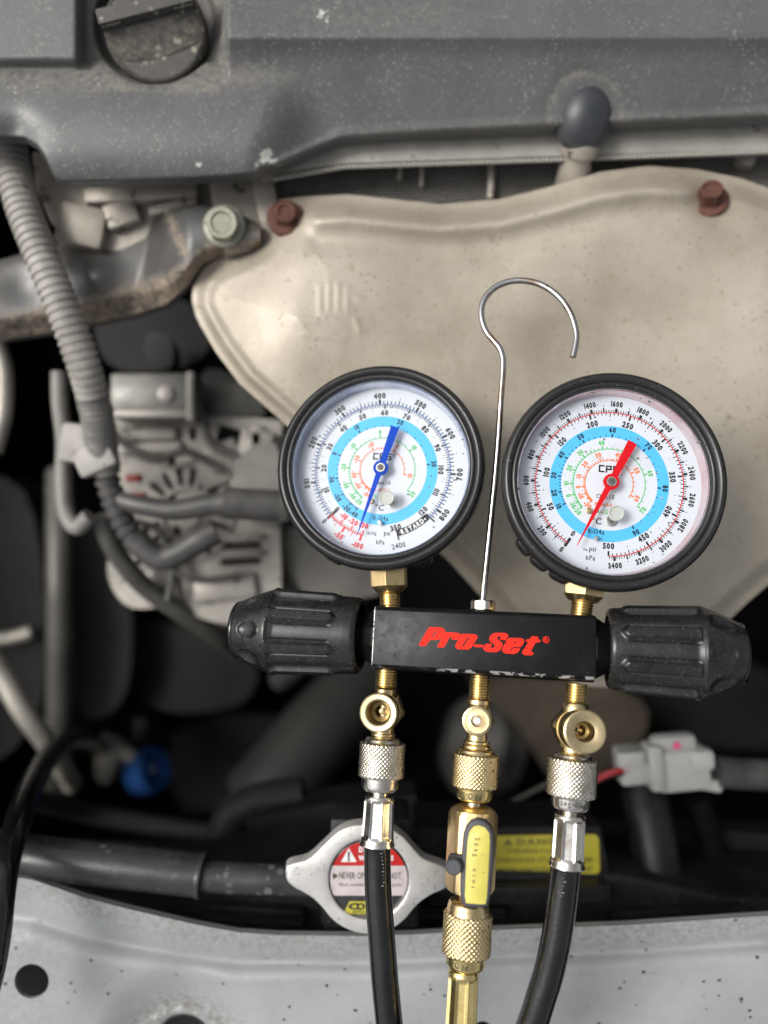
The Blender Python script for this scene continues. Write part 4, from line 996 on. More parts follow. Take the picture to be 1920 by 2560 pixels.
def zshield(X, Y):
    d = np.full(X.shape, 1e9)
    for q in OUT: d = np.minimum(d, (X-q[0])**2 + (Y-q[1])**2)
    d = np.sqrt(d); dt = Y - hst(X)
    h = 7*sstep(14, 60, d) + 10*(1-np.exp(-d/170))
    h += 4.5*np.exp(-((dt-60)/24)**2)*sstep(740, 800, X)*(1-sstep(1700, 1800, X)) - 2.0*np.exp(-((dt-120)/26)**2)*sstep(740, 800, X)*(1-sstep(1650, 1760, X))
    h += 2.5*np.exp(-((d-30)/9)**2)*(Y > 700)*(X < 900)
    h -= 22*sstep(900, 1750, Y) + 9*(1-sstep(480, 760, X))
    # bolt seats
    h -= 5*np.exp(-(((X-714)/55)**2+((Y-548)/50)**2)) + 5*np.exp(-(((X-1775)/62)**2+((Y-502)/52)**2))
    h += 2.0*np.sin(X/210+1)*np.sin(Y/170) + 1.0*np.sin(X/95+Y/120)
    # stamped emblem
    e = np.full(X.shape, 1e9)
    for a, b in (((800, 715), (800, 780)), ((822, 705), (822, 785)), ((845, 710), (845, 785)), ((868, 722), (868, 770)), ((800, 785), (868, 785)), ((742, 795), (770, 830)), ((742, 795), (790, 805)), ((880, 735), (900, 745)), ((760, 835), (860, 850)), ((890, 800), (900, 830))):
        e = np.minimum(e, segd(X, Y, a, b))
    h += .30*np.exp(-(e/8.0)**2)
    return -.079 + h*mm
xs = np.concatenate([np.linspace(480, 900, 110), np.linspace(906, 2100, 130)])
V, X, Y = height_mesh(xs, hst, hsb, 190, zshield)
mb = grid_mb(V, 2.5, ('bottom', 'top', 'left'))
hsd = thing('heat_shield', 'large dull beige exhaust heat shield behind the gauges', 'heat shield', P(1200, 900, -.08))
part('shield_plate', mb, M_shield, hsd, sharp=80)
def hexbolt(mb_, px, py, z, r, hh, wash, tilt=(0, 0), rot=0):
    M = Matrix.Translation(P(px, py, z)) @ Matrix.Rotation(R(tilt[0]), 4, 'X') @ Matrix.Rotation(R(tilt[1]), 4, 'Y') @ Matrix.Rotation(R(rot), 4, 'Z')
    lathe(mb_, [(wash*mm, -2*mm), (wash*mm, .4*mm), (wash*.9*mm, 1.1*mm), (r*1.05*mm, 1.3*mm)], M, 36)
    lathe(mb_, [(r*1.2*mm, 1.0*mm), (r*1.2*mm, (hh-1)*mm), (r*1.0*mm, hh*mm), (r*.7*mm, hh*mm), (r*.62*mm, (hh-.9)*mm)], M, 60, hexrf(r*mm, .2))
mb = MB(); hexbolt(mb, 714, 545, -.073, 5.2, 6.5, 9.6, (-8, 4)); part('bolt', mb, M_rust, hsd, label='rusty bolt at the upper left of the heat shield')
mb = MB(); hexbolt(mb, 1772, 500, -.073, 5.4, 8.5, 9.8, (-18, -12)); part('bolt', mb, M_rust, hsd, label='rusty bolt at the upper right of the heat shield')

# ---- bracket at left with its bolt
bt = lambda x: np.interp(x, [-200, 0, 130, 240, 300, 345, 390, 500, 560, 610, 650], [690, 650, 612, 590, 572, 545, 528, 512, 520, 540, 560])
bb = lambda x: np.interp(x, [-200, 0, 130, 240, 330, 420, 470, 510, 560, 620, 650], [880, 850, 832, 808, 790, 760, 715, 660, 640, 628, 610])
def zbr(X, Y):
    t = (Y-bt(X))/(bb(X)-bt(X)); h = 6*np.sin(np.clip(t, 0, 1)*PI)**.5
    h = h - 10*sstep(.72, 1.0, t)*(X < 560) - 5*(1-sstep(380, 430, X+(Y-560)*.3)) + 6*np.exp(-(((X-235)/48)**2+((Y-690)/42)**2)) - 3*np.exp(-(((X-60)/60)**2+((Y-720)/50)**2))
    h = h + 20*sstep(360, 480, X)
    return -.098 + h*mm
V, X, Y = height_mesh(np.linspace(-200, 650, 150), bt, bb, 60, zbr)
br = thing('engine_bracket', 'black pressed steel bracket with dusty lower edge, left of the heat shield', 'bracket', P(300, 680, -.1))
bo = part('bracket_plate', grid_mb(V, 6, ('bottom', 'top', 'right')), M_bracket, br, sharp=80)
dd = np.zeros(len(bo.data.vertices)); t_ = ((Y-bt(X))/(bb(X)-bt(X))); cr = np.abs((X-430)-(Y-560)*.45)
dd[:X.size] = np.clip(sstep(.60, .80, t_)*1.0 + np.exp(-(cr/12)**2)*(Y < 640)*(X > 380)*.8, 0, 1).reshape(-1); set_attr(bo, 'dust', dd)
mb = MB(); hexbolt(mb, 560, 565, -.070, 7.6, 7, 10.6, (6, 0), 10); part('bolt', mb, M_zinc, br, sharp=30)

# ---- corrugated loom
lm = thing('wiring_conduit', 'dusty grey corrugated wiring conduit running down the left side', 'conduit', P(150, 700, -.08))
pts = [(20, 330, -.082), (28, 400, -.080), (58, 520, -.078), (112, 660, -.076), (165, 790, -.078), (205, 900, -.083), (232, 990, -.092)]
mb = MB(); cfun = lambda a, l, r: r*(1 + .085*(1 if (l/mm % 4.1) < 2.3 else -1)*min(1, abs(math.sin(PI*(l/mm % 4.1)/ (2.3 if (l/mm % 4.1) < 2.3 else 1.8)))**.35 + .2))
ptube(mb, pts, lambda t: (8.6 - .3*t)*mm, 28, 60, rf=lambda a, l, r: r*(1.05 if (l/mm % 4.1) < 2.4 else .945))
part('corrugated_tube', mb, M_loom, lm, sharp=50)
mb = MB(); ptube(mb, [(228, 970, -.092), (243, 1040, -.1), (252, 1100, -.108), (262, 1180, -.115)], 8.8, 24, 12, rf=lambda a, l, r: r*(1+.03*math.sin(l/mm*2.2)+.03*math.sin(a*3+l/mm*.6)))
part('taped_section', mb, M_tape, lm)
mb = MB(); wbox(mb, 205, 1110, -.105, 26, 22, 8, -8, 2.5); wbox(mb, 232, 1145, -.103, 22, 16, 7, 24, 2.5); part('tape_flag', mb, M_loom, lm)
mb = MB(); ptube(mb, [(262, 1170, -.115), (278, 1230, -.118), (300, 1290, -.12), (340, 1350, -.122), (395, 1392, -.124), (440, 1385, -.124), (500, 1350, -.124), (540, 1330, -.125)], 6.6, 22, 26, rf=lambda a, l, r: r*((1.07 if (l/mm % 6) < 3.5 else .9) if l < 42*mm else 1.12))
part('branch_tube', mb, M_dloom, lm)
mb = MB(); ptube(mb, [(250, 1290, -.13), (290, 1380, -.14), (360, 1465, -.155), (450, 1530, -.17), (540, 1590, -.19), (600, 1640, -.22)], 6.0, 18, 20, rf=lambda a, l, r: r*(1+.05*math.sin(l/mm*3)*math.sin(a*6)))
part('braided_sleeve', mb, M_grime, lm)
mb = MB(); ptube(mb, [(148, 930, -.13), (150, 1010, -.13), (160, 1100, -.13), (158, 1200, -.128), (165, 1280, -.125), (192, 1318, -.122), (225, 1290, -.12)], lambda t: 4.8*mm, 14, 8)
solo('bracket_strap', mb, M_tape, 'bent grey metal strap hugging the left side of the wiring conduit', 'strap', P(160, 1100, -.14))
mb = MB(); ptube(mb, [(300, 1250, -.118), (360, 1265, -.116), (440, 1275, -.115), (520, 1262, -.115), (570, 1258, -.115)], lambda t: (5.2+1.5*t)*mm, 18, 8); ptube(mb, [(560, 1258, -.114), (700, 1265, -.118)], 9, 22, 4, smooth_path=False)
solo('sensor_harness', mb, M_dloom, 'dark sleeved harness crossing in front of the alternator', 'harness', P(450, 1265, -.12))

# ---- alternator
al = thing('alternator', 'pale aluminium alternator housing below and left of the heat shield', 'alternator', P(460, 1200, -.2))
za = -.172
mb = MB()
ppoly(mb, [(285, 990), (480, 1005), (500, 1040), (690, 1050), (700, 1100), (700, 1330), (690, 1530), (560, 1560), (430, 1520), (330, 1520), (280, 1470), (270, 1400), (320, 1340), (300, 1250), (290, 1150)], za, 60, 6, n=3, seg=3)
part('housing', mb, M_alt, al)
mb = MB(); wbox(mb, 382, 985, -.145, 52, 26, 22, 0, 2); part('top_plate', mb, M_altd, al)
mb = MB(); wbox(mb, 474, 990, -.141, 5, 30, 24, 0, 1.5); wbox(mb, 380, 1034, -.142, 50, 5, 22, 0, 1.5); part('plate_edge', mb, M_alt, al)
mb = MB(); lathe(mb, [(5*mm, 0), (5*mm, 2*mm), (3*mm, 3*mm)], Matrix.Translation(P(415, 985, -.145)), 16); part('bolt', mb, M_alt, al)
mb = MB(); wbox(mb, 580, 1000, -.172, 42, 24, 20, 4, 3); part('upper_cover', mb, M_grime, al)
for i, (x, y, sx, sy, rot) in enumerate(((575, 1090, 17, 11, -14), (428, 1190, 4, 36, 0), (600, 1365, 26, 3.6, 3), (600, 1405, 26, 3.6, 3), (440, 1340, 4, 22, -6), (480, 1085, 4, 8, 0))):
    mb = MB(); wbox(mb, x, y, za+.0012, sx, sy, 2, rot, .9); part('vent_slot', mb, M_dark, al)
for x, y, sx, sy, rot in ((360, 1085, 40, 9, 2), (370, 1120, 42, 8, 2), (600, 1385, 30, 4, 3), (600, 1345, 30, 4, 3), (545, 1160, 30, 26, 20), (630, 1150, 22, 40, -12), (560, 1470, 40, 16, 6), (400, 1460, 20, 26, 12), (640, 1110, 10, 24, 0)):
    mb = MB(); wbox(mb, x, y, za+.006, sx, sy, 10, rot, 2.4); part('casting_rib', mb, M_alt, al)
mb = MB(); ppoly(mb, [(590, 1150), (690, 1110), (720, 1300), (600, 1290)], -.155, 30, 4, n=2); part('rear_boss', mb, M_altd, al)
DR = P(420, 1260, za); dm = mpp(za)
mb = MB(); lathe(mb, [(128*dm, -30*mm), (130*dm, 2*mm), (122*dm, 6*mm), (60*dm, 7*mm), (56*dm, 3*mm), (40*dm, 3*mm), (36*dm, 8*mm), (10*dm, 8.5*mm)], Matrix.Translation(DR + Vector((.012, -.006, -.004))), 56); part('end_bell', mb, M_alt, al)
for i in range(18):
    a = 2*PI*i/18; mb = MB(); M = Matrix.Translation(DR + Vector((.012, -.006, .0025))) @ Matrix.Rotation(a, 4, 'Z') @ Matrix.Translation((92*dm, 0, 0)); bbox(mb, (46*dm, 11*dm, 3*mm), M, .5*mm, 1); part('cooling_slot', mb, M_dark, al)
for i, pts_ in enumerate((((250, 1020), (300, 1100), (380, 1150), (470, 1130), (560, 1180)), ((300, 1420), (390, 1400), (480, 1450), (600, 1440)), ((500, 1020), (530, 1110), (600, 1150), (640, 1230)), ((330, 1300), (400, 1330), (430, 1420), (420, 1500)))):
    mb = MB(); ptube(mb, [(x_, y_, za+.014) for x_, y_ in pts_], (2.4, 1.8, 2.8, 2.2)[i], 12, 6); part('lead_wire', mb, M_dloom, al)
for x, y in ((330, 1195), (342, 1240), (345, 1332)):
    mb = MB(); wbox(mb, x, y, -.150, 9, 4.5, 8, 0, .8); part('terminal', mb, surf('terminal_red', (.22, .02, .015), .5), al) if x == 330 else part('terminal', mb, bpy.data.materials['terminal_red'], al)
    if True: pass
mb = MB(); ppoly(mb, [(520, 1460), (760, 1440), (900, 1480), (860, 1600), (600, 1620), (520, 1560)], -.20, 60, 8, n=3); solo('pump_housing', mb, M_grime, 'blurred dark metal housing behind the left knob', 'housing', P(700, 1530, -.25))
mb = MB(); ppoly(mb, [(700, 1330), (900, 1300), (980, 1380), (940, 1490), (760, 1480)], -.185, 50, 6, n=3); solo('engine_block_corner', mb, M_grime, 'shadowed metal casting just below the blue needle gauge', 'casting', P(840, 1400, -.23))

# ---- pipes and far shapes
def deep(z): return z if z > -.19 else -.19 + (z+.19)*2.6
def dk(z): return (H-deep(z))/(H-z)
def pipe(name, pts, r, mat, label, cat, group=None, seg=20):
    zm = sum(p[2] for p in pts)/len(pts); r = r*dk(zm); pts = [(p[0], p[1], deep(p[2])) for p in pts]
    mb = MB(); ptube(mb, pts, r, seg, 8); return solo(name, mb, mat, label, cat, P(*pts[len(pts)//2]), group=group, sharp=60)
pipe('vertical_pipe', [(150, 1180, -.24), (150, 1400, -.23), (152, 1600, -.23), (150, 1800, -.24), (140, 1980, -.27)], 9.5, M_grime, 'blurred grey pipe standing upright near the left edge', 'pipe')
pipe('slanted_pipe', [(-80, 1560, -.20), (0, 1680, -.20), (60, 1780, -.20), (130, 1875, -.205), (180, 1960, -.22)], 7.0, M_pale, 'pale beige pipe slanting down from the left edge', 'pipe')
pipe('edge_pipe', [(-10, 850, -.15), (12, 930, -.15), (8, 1040, -.15), (-15, 1130, -.15)], 5.0, M_pale, 'pale curved pipe cut by the left edge, beside the conduit', 'pipe')
pipe('short_pipe', [(-60, 1600, -.25), (20, 1596, -.25), (80, 1580, -.25)], 5.0, M_pale, 'short pale pipe stub entering low at the left edge', 'pipe')
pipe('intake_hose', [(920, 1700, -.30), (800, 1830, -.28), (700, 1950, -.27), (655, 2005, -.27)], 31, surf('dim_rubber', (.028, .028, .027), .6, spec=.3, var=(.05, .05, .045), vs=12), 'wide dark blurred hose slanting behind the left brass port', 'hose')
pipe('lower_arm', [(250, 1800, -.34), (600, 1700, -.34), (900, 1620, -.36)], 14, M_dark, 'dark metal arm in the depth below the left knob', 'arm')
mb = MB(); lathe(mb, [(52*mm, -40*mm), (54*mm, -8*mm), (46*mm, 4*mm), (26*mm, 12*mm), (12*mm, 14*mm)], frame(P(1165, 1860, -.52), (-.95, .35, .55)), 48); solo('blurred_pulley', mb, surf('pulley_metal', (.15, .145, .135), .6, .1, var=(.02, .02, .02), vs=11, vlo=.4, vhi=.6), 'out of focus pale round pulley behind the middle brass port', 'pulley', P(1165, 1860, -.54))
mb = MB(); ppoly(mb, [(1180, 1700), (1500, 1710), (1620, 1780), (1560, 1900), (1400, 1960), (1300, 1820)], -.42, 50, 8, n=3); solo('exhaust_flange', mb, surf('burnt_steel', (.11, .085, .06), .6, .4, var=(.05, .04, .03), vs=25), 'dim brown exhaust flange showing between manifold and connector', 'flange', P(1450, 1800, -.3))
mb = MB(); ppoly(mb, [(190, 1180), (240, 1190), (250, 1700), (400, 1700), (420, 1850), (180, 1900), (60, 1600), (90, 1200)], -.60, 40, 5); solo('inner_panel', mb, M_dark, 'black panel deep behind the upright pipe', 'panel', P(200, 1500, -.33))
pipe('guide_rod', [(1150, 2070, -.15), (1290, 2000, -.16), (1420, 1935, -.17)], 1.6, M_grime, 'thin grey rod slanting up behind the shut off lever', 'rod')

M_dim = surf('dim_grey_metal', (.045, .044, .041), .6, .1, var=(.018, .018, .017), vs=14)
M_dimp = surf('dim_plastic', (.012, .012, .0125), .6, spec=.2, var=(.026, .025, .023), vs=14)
def lump(name, pts, z, th, mat, label, cat, bev=6):
    mb = MB(); ppoly(mb, pts, z, th, bev, n=3, seg=3); cx_ = sum(p[0] for p in pts)/len(pts); cy_ = sum(p[1] for p in pts)/len(pts)
    return solo(name, mb, mat, label, cat, P(cx_, cy_, z-.02))
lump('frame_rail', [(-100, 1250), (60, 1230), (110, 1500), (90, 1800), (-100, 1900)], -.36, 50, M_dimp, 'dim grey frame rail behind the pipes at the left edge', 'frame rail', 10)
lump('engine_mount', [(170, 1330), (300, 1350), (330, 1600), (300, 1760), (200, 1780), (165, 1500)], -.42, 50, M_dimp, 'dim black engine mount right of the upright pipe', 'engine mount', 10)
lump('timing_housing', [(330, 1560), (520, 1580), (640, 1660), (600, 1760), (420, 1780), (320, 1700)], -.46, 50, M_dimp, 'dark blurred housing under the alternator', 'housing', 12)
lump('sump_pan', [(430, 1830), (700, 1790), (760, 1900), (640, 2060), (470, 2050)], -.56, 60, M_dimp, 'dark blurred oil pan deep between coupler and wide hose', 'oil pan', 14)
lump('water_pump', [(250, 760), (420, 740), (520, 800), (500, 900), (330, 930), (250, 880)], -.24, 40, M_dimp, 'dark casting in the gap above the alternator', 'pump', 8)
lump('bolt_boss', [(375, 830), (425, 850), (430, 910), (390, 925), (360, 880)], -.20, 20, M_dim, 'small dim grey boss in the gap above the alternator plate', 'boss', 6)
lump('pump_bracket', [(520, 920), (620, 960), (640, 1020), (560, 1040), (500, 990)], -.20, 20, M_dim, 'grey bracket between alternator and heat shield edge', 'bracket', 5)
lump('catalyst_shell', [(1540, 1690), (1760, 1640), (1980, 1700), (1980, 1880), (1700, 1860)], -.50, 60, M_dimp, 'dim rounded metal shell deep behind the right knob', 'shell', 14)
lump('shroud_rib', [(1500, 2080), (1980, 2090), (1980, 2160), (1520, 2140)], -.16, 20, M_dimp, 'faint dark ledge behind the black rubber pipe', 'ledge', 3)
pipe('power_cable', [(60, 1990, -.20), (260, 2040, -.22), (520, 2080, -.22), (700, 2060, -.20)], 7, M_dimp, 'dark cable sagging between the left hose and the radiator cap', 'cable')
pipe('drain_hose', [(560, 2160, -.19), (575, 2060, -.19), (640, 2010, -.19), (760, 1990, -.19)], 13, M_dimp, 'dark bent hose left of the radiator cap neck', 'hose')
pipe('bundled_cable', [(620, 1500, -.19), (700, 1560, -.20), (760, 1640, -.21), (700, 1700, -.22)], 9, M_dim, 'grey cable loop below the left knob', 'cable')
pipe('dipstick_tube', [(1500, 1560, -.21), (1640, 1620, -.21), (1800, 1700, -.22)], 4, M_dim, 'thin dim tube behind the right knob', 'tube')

# ---- blue coupler and its hose
cp = thing('service_coupler', 'low side coupler with a blue hand wheel, blurred deep at lower left', 'coupler', P(300, 1900, -.46))
zq = -.44; K = mm*(H-zq)/.70
mb = MB(); M = frame(P(378, 1925, zq), Vector((.86, .34, .38)).normalized(), (0, 1, 0))
lathe(mb, [(16*K, -17*K), (18.5*K, -15*K), (20*K, 4*K), (18.5*K, 5*K), (14*K, 4*K), (13*K, 0), (3*K, 0)], M, 56, rf=lambda a, h, r: r*(1+.02*math.sin(a*14)) if r > 13.8*K else r); part('hand_wheel', mb, M_bcap, cp)
mb = MB(); lathe(mb, [(3.5*K, 0), (3.5*K, 4*K), (2*K, 5*K)], M, 20); part('wheel_screw', mb, M_steel, cp)
mb = MB(); tube(mb, [P(250, 1845, zq), P(300, 1875, zq), P(345, 1905, zq)], 6.5*K, 20, 4); part('coupler_arm', mb, M_pale, cp)
mb = MB(); lathe(mb, [(8.5*K, -20*K), (11*K, -6*K), (12*K, 4*K), (8*K, 18*K)], frame(P(275, 1895, zq), (.3, 1, .1)), 6); part('coupler_body', mb, M_pale, cp)
mb = MB(); lathe(mb, [(7*K, -12*K), (8*K, 0), (7*K, 10*K)], frame(P(350, 1815, zq-.04), (.2, 1, .1)), 16); part('pipe_stub', mb, M_grime, cp)
mb = MB(); ptube(mb, [(262, 1872, zq), (220, 1850, -.36), (170, 1850, -.26), (118, 1898, -.17), (72, 1980, -.095), (40, 2070, -.050), (16, 2160, -.028), (4, 2250, -.016), (-6, 2340, -.010), (-25, 2440, -.006), (-70, 2600, -.002)], lambda t: (8.5 - 2.9*min(1, t*1.5))*mm, 26, 10)
solo('low_side_hose', mb, M_hose, 'black hose arching in from the left edge to the blue wheeled coupler', 'hose', P(68, 2030, -.13), sharp=80)

# ---- radiator top, hose, cap
rt = thing('radiator_tank', 'black plastic radiator top with shroud ledge behind the silver panel', 'radiator', P(1000, 2250, -.11))
mb = MB(); ppoly(mb, [(-300, 2200), (400, 2225), (700, 2170), (1040, 2175), (1560, 2190), (1800, 2240), (2250, 2260), (2250, 2480), (-300, 2500)], -.092, 60, 4); part('tank_top', mb, M_black, rt)
for q in ((1300, 2240, -.083, 96, 9, 12, 1, 1.5), (1120, 2285, -.083, 60, 5, 10, 0, 1.2), (1700, 2290, -.086, 70, 6, 10, 3, 1.2), (640, 2290, -.085, 50, 8, 10, -3, 1.5)):
    mb = MB(); wbox(mb, *q); part('tank_ridge', mb, M_black, rt)
sh = thing('fan_shroud', 'black fan shroud box carrying the yellow danger label', 'fan shroud', P(1290, 2130, -.11))
mb = MB(); ppoly(mb, [(1035, 2072), (1500, 2066), (1525, 2200), (1540, 2260), (1030, 2260)], -.095, 40, 3); part('shroud_box', mb, M_black, sh)
mb = MB(); ppoly(mb, [(620, 2050), (860, 2000), (1040, 1990), (1040, 2080), (640, 2200), (600, 2180)], -.16, 30, 5); part('shroud_wing', mb, M_black, sh)
lb = thing('danger_label', 'yellow DANGER sticker on the black fan shroud, half hidden behind the right hose ferrule', 'label', P(1360, 2130, -.095))
zl_ = -.0946
lpts = rc([(1232, 2090), (1497, 2086), (1500, 2186), (1228, 2192)], 16, 5)
mb = MB(); ppoly(mb, lpts, zl_, .35); part('label_sheet', mb, M_yel, lb, smooth=False)
ink = MB(); zi = zl_ + .00012
def ptxt(mb_, s, px, py, hpx, z, bold=0, wx=.9, rot=0.0, gap=.1, width=None):
    if width:
        tmp = text(MB(), s, hpx, lambda x, y: (x, y, 0), bold, 1.0, gap); wx = width/tmp
    c_, s_ = math.cos(R(rot)), math.sin(R(rot)); text(mb_, s, hpx, lambda x, y: P(px + x*c_ + y*s_, py + x*s_ - y*c_, z), bold, wx, gap)
ptxt(ink, 'DANGER', 1360, 2104, 15, zi, 1, 1.15, -.5, width=136); ink.add([P(1270, 2095, zi), P(1258, 2114, zi), P(1282, 2114, zi)], [(0, 1, 2)])
ptxt(ink, 'TURNING FAN BLADES', 1362, 2127, 9, zi, 1, .95, -.5, width=190); ptxt(ink, 'FAN COULD START ANYTIME', 1362, 2150, 10, zi, 1, .98, -.5, width=238); ptxt(ink, 'WITH IGNITION ON OR OFF', 1362, 2174, 10, zi, 1, .95, -.5, width=238)
part('label_print', ink, M_lbl2, lb, smooth=False)
# radiator hose
rh = thing('radiator_hose', 'thick black radiator hose with a wider sleeve, ending at the radiator cap', 'radiator hose', P(400, 2170, -.06))
mb = MB(); ptube(mb, [(-60, 2120, -.062), (60, 2140, -.060), (200, 2155, -.058), (360, 2172, -.056), (502, 2188, -.055)], 10.2, 40, 8)
part('outer_sleeve', mb, M_rad, rh, sharp=60)
mb = MB(); M = frame(P(498, 2188, -.055), P(502, 2188.5, -.055)-P(360, 2172, -.056), (0, 0, 1)); lathe(mb, [(8.5*mm, 0), (10.6*mm, 0), (10.8*mm, .8*mm), (10.7*mm, 2.2*mm), (9.9*mm, 2.6*mm), (8*mm, 2.2*mm)], M, 48, cap0=False, cap1=False); part('sleeve_lip', mb, M_rad, rh)
mb = MB(); ptube(mb, [(480, 2188, -.055), (600, 2196, -.055), (700, 2199, -.055), (800, 2203, -.058)], 7.3, 36, 6); part('inner_hose', mb, M_rad, rh, sharp=60)
mb = MB(); M = frame(P(860, 2130, -.075), (0, 0, 1)); wbox(mb, 926, 2110, -.052, 39, 24, 30, 0, 2); wbox(mb, 926, 2230, -.055, 50, 44, 20, 0, 6)
lathe(mb, [(19*mm, -20*mm), (19*mm, 0)], Matrix.Translation(P(920, 2190, -.052)), 48); nk = solo('filler_neck', mb, M_black, 'black plastic filler neck beneath the radiator cap', 'filler neck', P(920, 2190, -.075))
# radiator cap
rcap = thing('coolant_cap', 'two eared aluminium radiator cap with red and white warning sticker', 'radiator cap', P(920, 2187, -.05))
zc = -.034
half = [(920, 2062), (965, 2068), (1005, 2090), (1040, 2128), (1062, 2148), (1108, 2166), (1122, 2180), (1124, 2205), (1116, 2222), (1080, 2238), (1045, 2262), (1010, 2302), (972, 2328), (925, 2337)]
lft = [(880, 2330), (835, 2305), (800, 2265), (770, 2240), (730, 2218), (716, 2200), (715, 2172), (728, 2160), (770, 2148), (810, 2112), (845, 2080), (880, 2065)]
outl = smooth_poly(half + lft, 4)
mb = MB()
outw = [P(x, y, zc) for x, y in outl]; cc = P(922, 2198, zc)
rin = 101*mpp(zc)
n = len(outw); rings = []
def ringpt(i, f, z):       # f 0 at the rim, 1 at the dish edge
    p = outw[i]; d = Vector((p.x-cc.x, p.y-cc.y)); q = d.normalized()*rin
    return Vector((cc.x + d.x*(1-f) + q.x*f, cc.y + d.y*(1-f) + q.y*f, z))
lv = [(-.03, zc-7*mm), (0, zc-6*mm), (0, zc-1.4*mm), (.06, zc-.3*mm), (.16, zc), (.72, zc+.2*mm), (.92, zc+.25*mm), (.985, zc), (1.0, zc-.6*mm), (1.04, zc-2.2*mm)]
vsx = []
for f, z in lv:
    for i in range(n): vsx.append(ringpt(i, f, z))
fsx = [(j*n+i, (j+1)*n+i, (j+1)*n+(i+1) % n, j*n+(i+1) % n) for j in range(len(lv)-1) for i in range(n)]
mb.add(vsx, [q[::-1] for q in fsx]); cplate = part('eared_plate', mb, M_alu, rcap, sharp=40)
CMx = Matrix.Translation(cc)
mb = MB(); lathe(mb, [(rin*1.035, -2.4*mm), (rin*.93, -2.5*mm), (rin*.90, -2.2*mm)], CMx, 72, cap0=False, cap1=False); part('dish_ring', mb, M_alug, rcap)
mb = MB(); q8 = 96*mpp(zc)
lathe(mb, [(q8*1.02, -2.6*mm), (q8*1.0, -1.5*mm), (q8*.97, -1.2*mm), (q8*.3, -1.15*mm)], CMx, 160, rf=lambda a, h, r: r*(.925+.075*(abs(math.cos(a*4))**.5)*0 + .075*min(1, 1.02*math.cos(((a+PI/8) % (PI/4))-PI/8)**6)), cap0=False); part('black_insert', mb, M_sblack, rcap)
zs = zc - 1.0*mm
def disc_slice(y0, y1, r, z, n_=40):      # part of the round sticker between two frame rows
    cyp = 2198; pts_ = []
    ys = np.linspace(y0, y1, n_)
    rt_ = [(922 + math.sqrt(max(0, r*r-(y-cyp)**2)), y) for y in ys]; lf = [(922 - math.sqrt(max(0, r*r-(y-cyp)**2)), y) for y in ys[::-1]]
    return [P(x, y, z) for x, y in rt_+lf]
rS = 98
for nm, a, b, mt in (('red_sector', 2198-rS+1, 2164, M_sred), ('pale_sector', 2164.3, 2239, M_spink)):
    mb = MB(); q = disc_slice(a, b, rS*.985 if nm != 'red_sector' else rS*.97, zs); mb.add(q, [tuple(range(len(q)))]); part(nm, mb, mt, rcap, smooth=False)
zt = zs + .08*mm
wm = MB(); wm.add([P(872, 2120, zt), P(852, 2155, zt), P(892, 2155, zt)], [(0, 1, 2)]); ptxt(wm, 'DANGER', 934, 2124, 12, zt, 1, 1.0, width=74); ptxt(wm, 'WARNINGS', 940, 2145, 12, zt, 1, .95, width=88); part('white_lettering', wm, M_white, rcap, smooth=False)
im = MB(); ptxt(im, '!', 872, 2141, 22, zt+.05*mm, 1, .8); im.add([P(832, 2182, zt), P(832, 2199, zt), P(846, 2190, zt)], [(0, 1, 2)])
ptxt(im, 'NEVER OPEN WHEN HOT.', 927, 2189, 16, zt, 0, .72, .2, .12, width=158); ptxt(im, 'Hot coolant can burn you.', 927, 2211, 9.5, zt, 0, .95, .2, .14, width=158); part('dark_lettering', im, M_lblink, rcap, smooth=False)
ym = MB()
def qd(m_, pts_, z): m_.add([P(x, y, z) for x, y in pts_], [tuple(range(len(pts_)))])
qd(ym, [(858, 2284), (874, 2253), (978, 2254), (966, 2286)], zt); part('logo_plate', ym, M_yel, rcap, smooth=False)
wm2 = MB(); ptxt(wm2, 'C', 884, 2266, 15, zt+.1*mm, 1, 1.7); ptxt(wm2, 'ORA', 924, 2266, 15, zt+.1*mm, 1, 1.2); part('logo_letter', wm2, M_sblack, rcap, smooth=False)
im2 = MB(); ptxt(im2, 'AUTO COOLING', 920, 2280, 5.5, zt+.1*mm, 1, 1.0, gap=.18); part('logo_strapline', im2, M_lblink, rcap, smooth=False)

# ---- grey connector, red wire, coolant pipe on the right
cn = thing('grey_connector', 'pale grey electrical plug with a pink paint dot, right of the hoses', 'connector', P(1660, 1900, -.14))
zk = -.118
mb = MB(); wbox(mb, 1597, 1922, zk, 20, 20, 18, 5, 2.2); wbox(mb, 1580, 1900, zk+.004, 15, 8, 8, 5, 1.5); part('plug_half', mb, M_conn, cn)
mb = MB(); wbox(mb, 1715, 1930, zk+.002, 30, 24, 20, 5, 3); wbox(mb, 1760, 1905, zk+.004, 14, 12, 12, 5, 3); wbox(mb, 1775, 1965, zk, 16, 7, 8, -10, 2); wbox(mb, 1645, 1925, zk+.005, 8, 26, 16, 5, 2); part('socket_half', mb, M_conn, cn)
mb = MB(); wbox(mb, 1690, 1865, zk, 26, 11, 12, 5, 4); part('latch', mb, M_conn, cn)
mb = MB(); lathe(mb, [(2.2*mm, 0), (2.0*mm, .5*mm), (1*mm, .7*mm)], Matrix.Translation(P(1692, 1864, zk+.0002)), 16); part('paint_dot', mb, M_pink, cn)
for i, (dy, mt) in enumerate(((0, M_rwire), (7, M_rwire), (14, M_dark))):
    mb = MB(); ptube(mb, [(1440, 1962+dy, -.13), (1490, 1945+dy, -.124), (1530, 1928+dy, -.120), (1570, 1922+dy*.6, -.119)], 1.15, 10, 6); part('wire', mb, mt, cn)
